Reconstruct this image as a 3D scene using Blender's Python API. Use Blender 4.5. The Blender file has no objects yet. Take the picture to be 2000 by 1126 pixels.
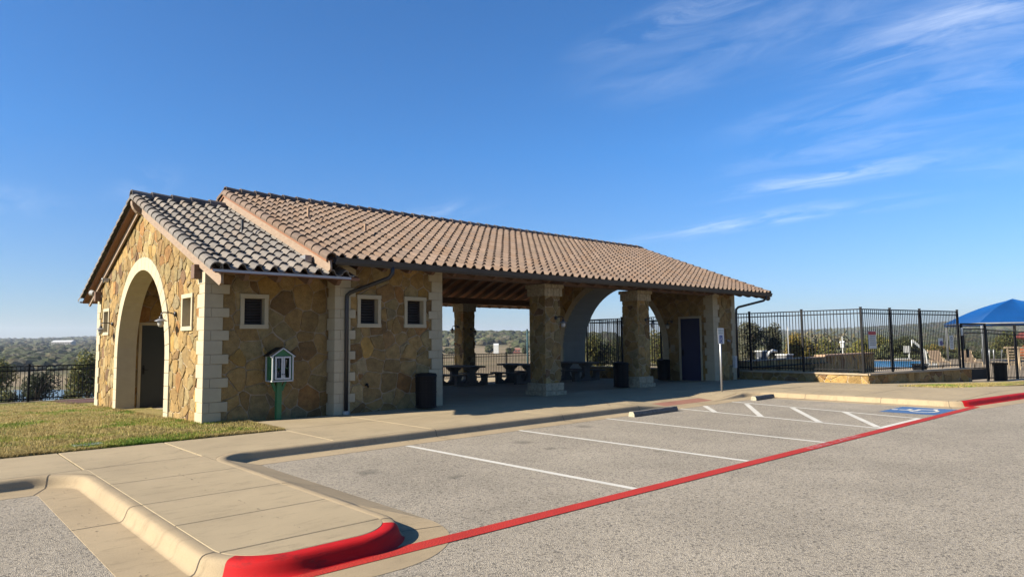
import bpy, math, random
from mathutils import Vector, Matrix, noise
R = math.radians
sc = bpy.context.scene
COL = sc.collection
rnd = random.Random(7)

# ------------------------------------------------------------------ camera solved from the photograph's vanishing points
FPX = 1314.32; YAW = 0.830043; PITCH = 0.0774388; ROLL = -0.0106265; CAMZ = 1.5
_F = Vector((math.cos(YAW)*math.cos(PITCH), math.sin(YAW)*math.cos(PITCH), math.sin(PITCH)))
_R0 = Vector((math.sin(YAW), -math.cos(YAW), 0)); _U0 = _R0.cross(_F)
_c, _s = math.cos(ROLL), math.sin(ROLL)
_R = _c*_R0 + _s*_U0; _U = -_s*_R0 + _c*_U0
cam = bpy.data.cameras.new('camera'); co = bpy.data.objects.new('camera', cam); COL.objects.link(co)
m4 = Matrix((_R, _U, -_F)).transposed().to_4x4(); m4.translation = Vector((0, 0, CAMZ)); co.matrix_world = m4
cam.sensor_width = 36; cam.lens = FPX/2000*36; cam.clip_start = 0.1; cam.clip_end = 12000
sc.camera = co
def at(px, d):            # ground position at a bearing (photo column) and a distance
    v = _F + _R*((px-1000)/FPX); return (v.x*d, v.y*d)

# ------------------------------------------------------------------ materials
def newmat(name):
    m = bpy.data.materials.new(name); m.use_nodes = True; nt = m.node_tree
    return m, nt, nt.nodes['Principled BSDF']
def nd(nt, t, **kw):
    n = nt.nodes.new(t)
    for k, v in kw.items():
        if k in n.inputs: n.inputs[k].default_value = v
        else: setattr(n, k, v)
    return n
def coords(nt, scale=(1, 1, 1)):
    g = nd(nt, 'ShaderNodeNewGeometry'); mp = nd(nt, 'ShaderNodeMapping'); mp.inputs['Scale'].default_value = scale
    nt.links.new(g.outputs['Position'], mp.inputs['Vector']); return mp.outputs[0]
def mixc(nt, a, b, f, mode='MIX'):
    n = nd(nt, 'ShaderNodeMix', data_type='RGBA', blend_type=mode)
    for s, v in ((n.inputs[6], a), (n.inputs[7], b), (n.inputs[0], f)):
        if hasattr(v, 'links') or hasattr(v, 'is_linked'): nt.links.new(v, s)
        else: s.default_value = v if not isinstance(v, tuple) else (*v, 1)[:4]
    return n.outputs[2]
def ramp(nt, src, a, b, c0=0., c1=1.):
    n = nd(nt, 'ShaderNodeMapRange'); nt.links.new(src, n.inputs[0])
    for i, v in enumerate((a, b, c0, c1)): n.inputs[1+i].default_value = v
    return n.outputs[0]
def noi(nt, vec, scale, detail=4, rough=.6):
    n = nd(nt, 'ShaderNodeTexNoise', Scale=scale, Detail=detail, Roughness=rough); nt.links.new(vec, n.inputs['Vector']); return n.outputs[0]
def bump(nt, bs, src, dist, strength=1.):
    n = nd(nt, 'ShaderNodeBump', Strength=strength, Distance=dist); nt.links.new(src, n.inputs['Height']); nt.links.new(n.outputs[0], bs.inputs['Normal'])
    return n
def simple(name, col, rough=.8, var=.15, scale=6., bscale=60., bd=.002, metal=0., spec=.4, scl=(1, 1, 1), grime=0.):
    m, nt, bs = newmat(name)
    v = coords(nt, scl)
    a = tuple(c*(1-var) for c in col); b = tuple(min(1, c*(1+var)) for c in col)
    c = mixc(nt, a, b, ramp(nt, noi(nt, v, scale, 5, .65), .3, .7))
    if grime:
        c = mixc(nt, c, tuple(x*.45 for x in col), ramp(nt, noi(nt, v, 1.7, 6, .7), .55, .8, 0, grime))
    nt.links.new(c, bs.inputs['Base Color'])
    if bd: bump(nt, bs, noi(nt, v, bscale, 3), bd)
    bs.inputs['Roughness'].default_value = rough; bs.inputs['Metallic'].default_value = metal
    bs.inputs['Specular IOR Level'].default_value = spec
    return m
def attrmat(name, rough=.85, var=.25, scale=9., bscale=38., bd=.006, spec=.25, trans=0., fine=0., stain=0.):
    m, nt, bs = newmat(name)
    v = coords(nt)
    at_ = nd(nt, 'ShaderNodeAttribute', attribute_name='Col')
    n1 = noi(nt, v, scale, 6, .65)
    f = ramp(nt, n1, .28, .72, 1-var, 1+var)
    mul = nd(nt, 'ShaderNodeVectorMath', operation='SCALE'); nt.links.new(at_.outputs['Color'], mul.inputs[0]); nt.links.new(f, mul.inputs['Scale'])
    out = mul.outputs[0]
    if fine:
        f2 = ramp(nt, noi(nt, v, 90, 4, .7), .3, .7, 1-fine, 1+fine)
        mu2 = nd(nt, 'ShaderNodeVectorMath', operation='SCALE'); nt.links.new(out, mu2.inputs[0]); nt.links.new(f2, mu2.inputs['Scale']); out = mu2.outputs[0]
    nt.links.new(out, bs.inputs['Base Color'])
    if stain:
        out = mixc(nt, out, (.30, .15, .055), ramp(nt, noi(nt, v, 2.3, 7, .75), .56, .72, 0, stain))
        out = mixc(nt, out, (.16, .13, .10), ramp(nt, noi(nt, coords(nt, (1.3, 1.3, 1.3)), 3.7, 8, .8), .58, .76, 0, stain))
    if bd: bump(nt, bs, noi(nt, v, bscale, 5, .7), bd)
    bs.inputs['Roughness'].default_value = rough; bs.inputs['Specular IOR Level'].default_value = spec
    if trans:
        tr = nd(nt, 'ShaderNodeBsdfTranslucent'); nt.links.new(out, tr.inputs['Color'])
        mx = nd(nt, 'ShaderNodeMixShader', Fac=trans); nt.links.new(bs.outputs[0], mx.inputs[1]); nt.links.new(tr.outputs[0], mx.inputs[2])
        nt.links.new(mx.outputs[0], nt.nodes['Material Output'].inputs['Surface'])
    return m

def concrete(name, col, tint=(1, 1, 1)):
    m, nt, bs = newmat(name); v = coords(nt)
    c0 = tuple(a*b for a, b in zip(col, tint))
    a = mixc(nt, tuple(x*.86 for x in c0), tuple(min(1, x*1.1) for x in c0), ramp(nt, noi(nt, v, .8, 6, .6), .3, .7))
    fine = ramp(nt, noi(nt, v, 140, 3, .7), .3, .7, .86, 1.1)
    mu = nd(nt, 'ShaderNodeVectorMath', operation='SCALE'); nt.links.new(a, mu.inputs[0]); nt.links.new(fine, mu.inputs['Scale'])
    vs = coords(nt, (1.2, 3.2, 1))                                   # scuffs
    sm = ramp(nt, noi(nt, vs, 1.7, 12, .82), .515, .66, 0, .55)
    c = mixc(nt, mu.outputs[0], tuple(x*.5 for x in c0), sm)
    spt = ramp(nt, noi(nt, v, 19, 2, .5), .75, .79, 0, .3)
    c = mixc(nt, c, tuple(x*.3 for x in c0), spt)
    nt.links.new(c, bs.inputs['Base Color']); bs.inputs['Roughness'].default_value = .9; bs.inputs['Specular IOR Level'].default_value = .25
    bump(nt, bs, noi(nt, v, 170, 4, .7), .003)
    return m
M_CONC = concrete('broom_concrete', (.50, .395, .245))
M_KERB = concrete('kerb_concrete', (.50, .385, .235))
M_JOINT = simple('joint_dark', (.10, .08, .06), bd=0)
M_RAMP = concrete('ramp_pink', (.42, .20, .14))

def asphalt():
    m, nt, bs = newmat('aged_asphalt'); v = coords(nt)
    vo = nd(nt, 'ShaderNodeTexVoronoi', Scale=115.); nt.links.new(v, vo.inputs['Vector'])
    sep = nd(nt, 'ShaderNodeSeparateColor'); nt.links.new(vo.outputs['Color'], sep.inputs[0])
    c = mixc(nt, (.28, .245, .195), (.60, .515, .39), ramp(nt, sep.outputs[0], .05, .95))
    vo2 = nd(nt, 'ShaderNodeTexVoronoi', Scale=55.); nt.links.new(v, vo2.inputs['Vector'])
    sep2 = nd(nt, 'ShaderNodeSeparateColor'); nt.links.new(vo2.outputs['Color'], sep2.inputs[0])
    c = mixc(nt, c, (.52, .46, .38), ramp(nt, sep2.outputs[1], .82, .9, 0, .55))
    c = mixc(nt, c, (.06, .055, .05), ramp(nt, sep2.outputs[2], .88, .93, 0, .55))
    big = ramp(nt, noi(nt, v, .5, 9, .72), .3, .7, .80, 1.14)
    mu = nd(nt, 'ShaderNodeVectorMath', operation='SCALE'); nt.links.new(c, mu.inputs[0]); nt.links.new(big, mu.inputs['Scale'])
    vst = coords(nt, (3.2, .9, 1))
    c = mixc(nt, mu.outputs[0], (.10, .09, .08), ramp(nt, noi(nt, vst, 1.5, 9, .8), .6, .78, 0, .42))
    # oil stains under parked cars: their own shapes, fixed to the ground
    g = nd(nt, 'ShaderNodeNewGeometry'); nv = nd(nt, 'ShaderNodeTexNoise', Scale=5., Detail=5.); nt.links.new(g.outputs['Position'], nv.inputs['Vector'])
    sb = nd(nt, 'ShaderNodeVectorMath', operation='MULTIPLY_ADD'); nt.links.new(nv.outputs['Color'], sb.inputs[0]); sb.inputs[1].default_value = (.35, .35, 0); nt.links.new(g.outputs['Position'], sb.inputs[2])
    for (x, y, r) in ((7.55, 8.0, .2), (7.4, 7.25, .13), (7.62, 7.1, .09), (9.7, 8.6, .22), (8.3, 5.9, .1), (7.2, 5.4, .08), (4.45, 7.6, .2), (10.2, 7.0, .1), (5.1, 6.6, .12)):
        dd = nd(nt, 'ShaderNodeVectorMath', operation='DISTANCE'); nt.links.new(sb.outputs[0], dd.inputs[0]); dd.inputs[1].default_value = (x+.17, y+.17, -.13)
        c = mixc(nt, c, (.075, .07, .062), ramp(nt, dd.outputs['Value'], r*.3, r, .45, 0))
    nt.links.new(c, bs.inputs['Base Color']); bs.inputs['Roughness'].default_value = .92; bs.inputs['Specular IOR Level'].default_value = .2
    bump(nt, bs, vo.outputs['Distance'], .007, .8)
    return m
M_ASPH = asphalt()
def paint(name, col, wear=.5, rough_=True):
    m, nt, bs = newmat(name); v = coords(nt)
    vo = nd(nt, 'ShaderNodeTexVoronoi', Scale=75.); nt.links.new(v, vo.inputs['Vector'])
    f = ramp(nt, noi(nt, v, 26, 6, .8), .50, .72, 0, wear)
    c = mixc(nt, col, tuple(x*.45+.05 for x in col), f)
    c = mixc(nt, c, tuple(x*.75 for x in col), ramp(nt, noi(nt, v, 2.5, 5), .4, .7, 0, .6))
    if not rough_: c = mixc(nt, c, (.09, .02, .02), ramp(nt, noi(nt, coords(nt, (1, 1, 2.5)), 2.2, 10, .8), .50, .64, 0, .7))
    nt.links.new(c, bs.inputs['Base Color']); bs.inputs['Roughness'].default_value = .75; bs.inputs['Specular IOR Level'].default_value = .2
    bump(nt, bs, vo.outputs['Distance'] if rough_ else noi(nt, v, 120, 4, .7), .006 if rough_ else .004, .6)
    return m
M_WHITE = paint('white_line_paint', (.86, .82, .72), .45); M_RED = paint('red_line_paint', (.58, .042, .028), .5)
M_REDK = paint('red_kerb_paint', (.66, .008, .010), .2, False); M_BLUE = paint('blue_space_paint', (.09, .20, .42), .6)
M_PINK = paint('faded_letters', (.72, .30, .30), .8)

M_STONE = attrmat('field_stone', var=.36, scale=6., bscale=20., bd=.045, fine=.25, stain=.42)
M_MORT = simple('mortar', (.50, .39, .25), var=.18, bscale=80, bd=.004)
M_LIME = simple('cut_limestone', (.62, .53, .35), var=.07, scale=5, bscale=90, bd=.0015, grime=.22)
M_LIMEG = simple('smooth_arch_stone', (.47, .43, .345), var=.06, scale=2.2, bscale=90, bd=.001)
M_CAPB = simple('small_limestone_block', (.52, .43, .28), var=.36, scale=14, bscale=50, bd=.004, grime=.3)
M_TILEW = attrmat('grey_roof_tile', rough=.8, var=.16, scale=14, bscale=120, bd=.001, stain=.22)
M_TILEM = attrmat('brown_roof_tile', rough=.8, var=.16, scale=14, bscale=120, bd=.001, stain=.2)
def wood(name, a, b, scl, rough=.75):
    m, nt, bs = newmat(name); v = coords(nt, scl)
    w = noi(nt, v, 6, 6, .7); c = mixc(nt, a, b, ramp(nt, w, .3, .7))
    nt.links.new(c, bs.inputs['Base Color']); bs.inputs['Roughness'].default_value = rough; bump(nt, bs, w, .003)
    return m
M_RAKE = wood('pale_rake_board', (.31, .21, .14), (.44, .32, .22), (1, 1, 3))
M_BEAM = wood('stained_beam', (.16, .085, .05), (.24, .14, .09), (1, 4, 4))
M_DECK = wood('plank_ceiling', (.26, .11, .05), (.38, .17, .08), (.6, 9, 1))
M_BRNZ = simple('dark_bronze_metal', (.032, .032, .036), rough=.45, var=.12, metal=.0, spec=.5, bd=0)
M_DRIP = simple('pale_drip_edge', (.55, .55, .56), rough=.5, var=.05, bd=0)
M_BLACK = simple('black_powder_coat', (.010, .010, .011), rough=.6, var=.2, bd=0, spec=.18)
M_DOORG = simple('dark_green_door', (.022, .034, .036), rough=.5, var=.06, bd=0)
M_DOORB = simple('navy_door', (.012, .022, .085), rough=.45, var=.06, bd=0)
M_LOUV = simple('dark_louver', (.075, .06, .052), rough=.6, bd=0)
M_NICHE = simple('tan_panel', (.46, .38, .25), bd=0)
M_VOID = simple('dark_void', (.02, .018, .016), bd=0)
M_GALV = simple('galvanised_steel', (.52, .53, .54), rough=.45, var=.1, metal=.6, bd=0)
M_SIGNW = simple('sign_white', (.75, .77, .76), rough=.4, var=.03, bd=0); M_SIGNG = simple('sign_green', (.03, .22, .13), rough=.4, var=.03, bd=0)
M_SIGNB = simple('sign_blue', (.015, .06, .33), rough=.4, var=.03, bd=0); M_SIGNR = simple('sign_red', (.5, .02, .02), rough=.4, var=.03, bd=0)
M_SIGNK = simple('sign_black', (.03, .03, .03), rough=.4, bd=0)
M_GREEN = simple('green_paint', (.05, .21, .075), rough=.55, var=.1, bd=.0005, grime=.1); M_WTRIM = simple('white_trim', (.72, .74, .72), rough=.5, var=.05, bd=0)
M_WOODW = wood('weathered_wood', (.33, .25, .17), (.45, .36, .26), (1, 1, 4))
M_STOP = simple('weathered_concrete_stop', (.20, .18, .155), var=.35, scale=16, bscale=50, bd=.006, grime=.5)
M_STOPY = simple('yellowed_stop_end', (.50, .46, .33), var=.3, scale=20, bscale=50, bd=.006)
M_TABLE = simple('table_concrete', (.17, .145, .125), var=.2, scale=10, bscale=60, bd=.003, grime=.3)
M_LAMPG = simple('frosted_globe', (.6, .57, .5), rough=.3, bd=0); M_CAMW = simple('camera_white', (.75, .75, .73), rough=.35, bd=0)
M_LEAF = attrmat('leaves', rough=.65, var=.25, scale=3., bd=0, spec=.3, trans=.3)
M_BARK = simple('bark', (.13, .10, .075), var=.3, scale=15, bscale=25, bd=.01)
M_WOODS = attrmat('far_woodland', rough=.95, var=.45, scale=.35, bscale=.8, bd=.4, spec=.05)
M_GRASSB = attrmat('grass_blades', rough=.8, var=.2, scale=2., bd=0, spec=.15, trans=.25)
M_TANF = simple('tan_sling_fabric', (.42, .30, .20), rough=.8, bd=0); M_BEIGE = simple('beige_furniture', (.62, .47, .30), rough=.7, bd=0)
M_CANVB = simple('blue_shade_fabric', (.006, .085, .30), rough=.38, var=.1, scale=1.2, bd=.004, bscale=5, spec=.6)
M_LIFT = simple('white_plastic', (.78, .78, .74), rough=.4, bd=0); M_ORNG = simple('orange_slide', (.55, .13, .03), rough=.5, bd=0)
M_DPOLE = simple('grey_pole_paint', (.22, .23, .24), rough=.6, bd=0)
M_TERR = simple('terracotta_cap', (.50, .32, .2), bd=.002)
M_STUCCO = simple('far_plaster', (.62, .58, .5), bd=0); M_RROOF = simple('far_red_roof', (.33, .13, .09), bd=0)
M_MULCH = simple('red_mulch', (.16, .07, .045), var=.5, scale=40, bscale=60, bd=.02)
M_GLASS, _nt, _bs = newmat('cabinet_glass'); _bs.inputs['Base Color'].default_value = (.9, .93, .93, 1); _bs.inputs['Roughness'].default_value = .05; _bs.inputs['Transmission Weight'].default_value = 1; _bs.inputs['IOR'].default_value = 1.1
M_WATER, _nt, _bs = newmat('pool_water'); _bs.inputs['Base Color'].default_value = (.02, .22, .50, 1); _bs.inputs['Roughness'].default_value = .12
bump(_nt, _bs, noi(_nt, coords(_nt), 1.5, 3), .03)
M_LAKE, _nt, _bs = newmat('pond_water'); _bs.inputs['Base Color'].default_value = (.04, .055, .05, 1); _bs.inputs['Roughness'].default_value = .1
bump(_nt, _bs, noi(_nt, coords(_nt), .8, 3), .05)

def lawn_mat():
    m, nt, bs = newmat('lawn_turf'); v = coords(nt)
    c = mixc(nt, (.27, .27, .06), (.50, .39, .15), ramp(nt, noi(nt, v, .9, 6, .62), .36, .54))
    c = mixc(nt, c, (.15, .27, .035), ramp(nt, noi(nt, coords(nt, (1, 1.3, 1)), 1.6, 4, .5), .58, .68, 0, .8))
    f = ramp(nt, noi(nt, v, 55, 5, .75), .3, .7, .5, 1.4)
    mu = nd(nt, 'ShaderNodeVectorMath', operation='SCALE'); nt.links.new(c, mu.inputs[0]); nt.links.new(f, mu.inputs['Scale'])
    nt.links.new(mu.outputs[0], bs.inputs['Base Color']); bs.inputs['Roughness'].default_value = .9; bs.inputs['Specular IOR Level'].default_value = .1
    bump(nt, bs, noi(nt, v, 45, 5, .8), .04)
    return m
M_LAWN = lawn_mat()
def terrain_mat():
    m, nt, bs = newmat('hill_country_ground'); v = coords(nt)
    c = mixc(nt, (.27, .205, .13), (.36, .28, .17), ramp(nt, noi(nt, v, .02, 6, .6), .35, .65))
    c = mixc(nt, c, (.17, .17, .08), ramp(nt, noi(nt, v, .05, 6, .65), .5, .62, 0, .8))
    f = ramp(nt, noi(nt, v, 2.2, 6, .75), .3, .7, .7, 1.25)
    mu = nd(nt, 'ShaderNodeVectorMath', operation='SCALE'); nt.links.new(c, mu.inputs[0]); nt.links.new(f, mu.inputs['Scale'])
    at_ = nd(nt, 'ShaderNodeAttribute', attribute_name='Col')            # red channel = wooded ground
    sep = nd(nt, 'ShaderNodeSeparateColor'); nt.links.new(at_.outputs['Color'], sep.inputs[0])
    w = mixc(nt, (.042, .05, .028), (.085, .09, .05), ramp(nt, noi(nt, v, .12, 8, .8), .35, .65))
    c = mixc(nt, mu.outputs[0], w, sep.outputs[0])
    nt.links.new(c, bs.inputs['Base Color']); bs.inputs['Roughness'].default_value = .95; bs.inputs['Specular IOR Level'].default_value = .05
    return m
M_TERRAIN = terrain_mat()

# ------------------------------------------------------------------ mesh helpers
class MB:
    def __init__(s): s.v = []; s.f = []; s.mi = []; s.c = []; s.cur = 0; s.col = (1, 1, 1)
    def add(s, vs, fs):
        b = len(s.v); s.v += [tuple(p) for p in vs]
        for f in fs: s.f.append(tuple(b+i for i in f)); s.mi.append(s.cur); s.c.append(s.col)
        return s
    def box(s, x0, y0, z0, x1, y1, z1):
        return s.add([(x0, y0, z0), (x1, y0, z0), (x1, y1, z0), (x0, y1, z0), (x0, y0, z1), (x1, y0, z1), (x1, y1, z1), (x0, y1, z1)],
                     [(0, 3, 2, 1), (4, 5, 6, 7), (0, 1, 5, 4), (1, 2, 6, 5), (2, 3, 7, 6), (3, 0, 4, 7)])
    def cbox(s, x, y, z, w, d, h): return s.box(x-w/2, y-d/2, z, x+w/2, y+d/2, z+h)
    def bar(s, a, b, w, h=None, up=(0, 0, 1)):
        a = Vector(a); b = Vector(b); h = h or w; d = (b-a).normalized(); upv = Vector(up)
        if abs(d.dot(upv)) > .98: upv = Vector((1, 0, 0))
        r = d.cross(upv).normalized()*w/2; u = r.cross(d).normalized()*h/2
        vs = [p+q for p in (a, b) for q in (-r-u, r-u, r+u, -r+u)]
        return s.add(vs, [(0, 1, 2, 3), (7, 6, 5, 4), (0, 4, 5, 1), (1, 5, 6, 2), (2, 6, 7, 3), (3, 7, 4, 0)])
    def tube(s, pts, r, n=8, cap=True):
        pts = [Vector(p) for p in pts]; rs = r if isinstance(r, (list, tuple)) else [r]*len(pts); vs = []
        ref = Vector((0, 0, 1))
        for i, p in enumerate(pts):
            d = (pts[min(i+1, len(pts)-1)]-pts[max(i-1, 0)]).normalized()
            if abs(d.dot(ref)) > .95: ref = Vector((1, 0, 0)) if abs(d.x) < .9 else Vector((0, 1, 0))
            a = d.cross(ref).normalized(); b = a.cross(d)
            for k in range(n):
                t = 2*math.pi*k/n; vs.append(p+(a*math.cos(t)+b*math.sin(t))*rs[i])
        fs = [(i*n+k, i*n+(k+1) % n, (i+1)*n+(k+1) % n, (i+1)*n+k) for i in range(len(pts)-1) for k in range(n)]
        if cap: fs += [tuple(range(n))[::-1], tuple((len(pts)-1)*n+k for k in range(n))]
        return s.add(vs, fs)
    def lathe(s, prof, c=(0, 0, 0), n=20):
        vs = []; m = len(prof)
        for (r, z) in prof:
            for k in range(n):
                t = 2*math.pi*k/n; vs.append((c[0]+r*math.cos(t), c[1]+r*math.sin(t), c[2]+z))
        return s.add(vs, [(i*n+k, i*n+(k+1) % n, (i+1)*n+(k+1) % n, (i+1)*n+k) for i in range(m-1) for k in range(n)])
    def prism(s, poly, fr, n0, n1):                       # poly in (u,v), frame fr=(origin,U,V,N)
        o, U, V, N = fr; k = len(poly)
        a = [o+U*p[0]+V*p[1]+N*n0 for p in poly]; b = [o+U*p[0]+V*p[1]+N*n1 for p in poly]
        return s.add(a+b, [tuple(range(k))[::-1], tuple(range(k, 2*k))]+[(i, (i+1) % k, k+(i+1) % k, k+i) for i in range(k)])
    def build(s, name, mats, parent=None, smooth=False, bevel=0, warp=None, colors=False):
        o0 = Vector((0, 0, 0))
        if parent is not None: o0 = Vector(parent.get('_org', (0, 0, 0)))
        me = bpy.data.meshes.new(name)
        vs = s.v
        if warp: vs = [(x, y, z+warp(x, y)) for (x, y, z) in vs]
        if parent is not None: vs = [(x-o0[0], y-o0[1], z-o0[2]) for (x, y, z) in vs]
        me.from_pydata(vs, [], s.f)
        if not isinstance(mats, (list, tuple)): mats = [mats]
        for m in mats: me.materials.append(m)
        if len(mats) > 1: me.polygons.foreach_set('material_index', s.mi)
        if smooth: me.polygons.foreach_set('use_smooth', [True]*len(me.polygons))
        if colors:
            at_ = me.color_attributes.new('Col', 'FLOAT_COLOR', 'CORNER'); buf = []
            for f, c in zip(s.f, s.c): buf += [c[0], c[1], c[2], 1.]*len(f)
            at_.data.foreach_set('color', buf)
        me.update()
        o = bpy.data.objects.new(name, me); COL.objects.link(o)
        if parent is not None: o.parent = parent; o['_org'] = tuple(o0)
        if bevel:
            b = o.modifiers.new('edge', 'BEVEL'); b.width = bevel; b.segments = 2; b.limit_method = 'ANGLE'; b.angle_limit = R(40)
        return o
def tag(o, label=None, cat=None, group=None, kind=None):
    if label: o['label'] = label
    if cat: o['category'] = cat
    if group: o['group'] = group
    if kind: o['kind'] = kind
    return o
def thing(name, loc, label, cat, group=None):
    o = bpy.data.objects.new(name, None); COL.objects.link(o); o.location = loc; o['_org'] = tuple(loc); o.empty_display_size = .2
    return tag(o, label, cat, group)
def dup(root, loc, label=None, rotz=None):
    def cp(o, par):
        c = o.copy(); COL.objects.link(c)
        if par is not None: c.parent = par
        for ch in list(kids.get(o.name, ())): cp(ch, c)
        return c
    kids = {}
    for o in bpy.data.objects:
        if o.parent: kids.setdefault(o.parent.name, []).append(o)
    r = cp(root, None); r.location = loc
    if rotz is not None: r.rotation_euler = (0, 0, rotz)
    if label: r['label'] = label
    return r
def FR(o, U, V, N): return (Vector(o), Vector(U), Vector(V), Vector(N))
def textmb(mb, s, fr, size, cx=0, cy=0, depth=.002, sx=1.):
    cu = bpy.data.curves.new('t', 'FONT'); cu.body = s; cu.size = size; cu.align_x = 'CENTER'; cu.align_y = 'CENTER'
    ob = bpy.data.objects.new('t', cu); COL.objects.link(ob); dg = bpy.context.evaluated_depsgraph_get(); me = bpy.data.meshes.new_from_object(ob.evaluated_get(dg))
    o, U, V, N = fr
    mb.add([o+U*(v.co.x*sx+cx)+V*(v.co.y+cy)+N*depth for v in me.vertices], [tuple(p.vertices) for p in me.polygons])
    bpy.data.objects.remove(ob); bpy.data.meshes.remove(me)
def ribbon(mb, pts, w, fr, n):
    o, U, V, N = fr
    for a, b in zip(pts[:-1], pts[1:]):
        d = Vector((b[0]-a[0], b[1]-a[1])); L = d.length or 1; d /= L; p = Vector((-d.y, d.x))*w/2; e = d*w*.35
        q = [Vector(a)-e-p, Vector(b)+e-p, Vector(b)+e+p, Vector(a)-e+p]
        mb.add([o+U*t.x+V*t.y+N*n for t in q], [(0, 1, 2, 3)]); n += .00015
def wheelchair(mb, fr, s, n=.002):
    w = .085*s
    hd = [(.0*s+.07*s*math.cos(t)-.05*s, .42*s+.07*s*math.sin(t)) for t in [i*math.pi/5 for i in range(10)]]
    o, U, V, N = fr; mb.add([o+U*p[0]+V*p[1]+N*n for p in hd], [tuple(range(10))])
    ribbon(mb, [(-.05*s, .30*s), (-.03*s, .0*s), (.18*s, .0*s), (.26*s, -.28*s), (.36*s, -.25*s)], w, fr, n+.0002)
    ribbon(mb, [(-.04*s, .17*s), (.15*s, .17*s)], w*.8, fr, n+.001)
    ribbon(mb, [(-.02*s+.25*s*math.cos(t), -.16*s+.25*s*math.sin(t)) for t in [R(120+i*17) for i in range(13)]], w*.8, fr, n+.0015)

# convex polygon tools (2D)
def clip(poly, px, py, nx, ny):              # keep points with (p-(px,py)).n <= 0
    out = []; k = len(poly)
    for i in range(k):
        a = poly[i]; b = poly[(i+1) % k]; da = (a[0]-px)*nx+(a[1]-py)*ny; db = (b[0]-px)*nx+(b[1]-py)*ny
        if da <= 0: out.append(a)
        if (da < 0 < db) or (db < 0 < da):
            t = da/(da-db); out.append((a[0]+(b[0]-a[0])*t, a[1]+(b[1]-a[1])*t))
    return out
def area(p): return .5*sum(p[i][0]*p[(i+1) % len(p)][1]-p[(i+1) % len(p)][0]*p[i][1] for i in range(len(p))) if len(p) > 2 else 0
def clipconv(poly, conv):
    for i in range(len(conv)):
        a = conv[i]; b = conv[(i+1) % len(conv)]; nx, ny = b[1]-a[1], -(b[0]-a[0])
        poly = clip(poly, a[0], a[1], nx, ny)
        if len(poly) < 3: return []
    return poly
def subtract(poly, conv):
    out = []; rest = poly
    for i in range(len(conv)):
        a = conv[i]; b = conv[(i+1) % len(conv)]; nx, ny = b[1]-a[1], -(b[0]-a[0])
        o = clip(rest, a[0], a[1], -nx, -ny)
        if len(o) > 2 and abs(area(o)) > 1e-5: out.append(o)
        rest = clip(rest, a[0], a[1], nx, ny)
        if len(rest) < 3: return out
    if len(out) and abs(area(rest)) > 1e-6: return out
    return out
def holes_out(polys, holes):
    for h in holes:
        nx = []
        for p in polys: 
            q = clipconv(p, h)
            nx += [p] if (len(q) < 3 or abs(area(q)) < 1e-6) else subtract(p, h)
        polys = nx
    return polys
def rect(x0, y0, x1, y1): return [(x0, y0), (x1, y0), (x1, y1), (x0, y1)]
def archpoly(cx, r, zs, zb=-1., n=24):
    return [(cx-r, zb), (cx+r, zb)]+[(cx+r*math.cos(math.pi*i/n), zs+r*math.sin(math.pi*i/n)) for i in range(n+1)]
PAL = [((.50, .335, .15), 6), ((.46, .32, .155), 6), ((.47, .36, .19), 4), ((.41, .27, .12), 4), ((.35, .22, .105), 2), ((.40, .32, .20), 1.6), ((.43, .235, .095), .9), ((.27, .165, .10), .7), ((.53, .41, .23), 2), ((.54, .345, .12), 1)]
def pal(r):
    t = r.random()*sum(w for _, w in PAL)
    for c, w in PAL:
        t -= w
        if t <= 0: break
    k = r.uniform(.74, 1.2); k *= .92; return (c[0]*k*1.04, c[1]*k, c[2]*k*.82)
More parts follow.
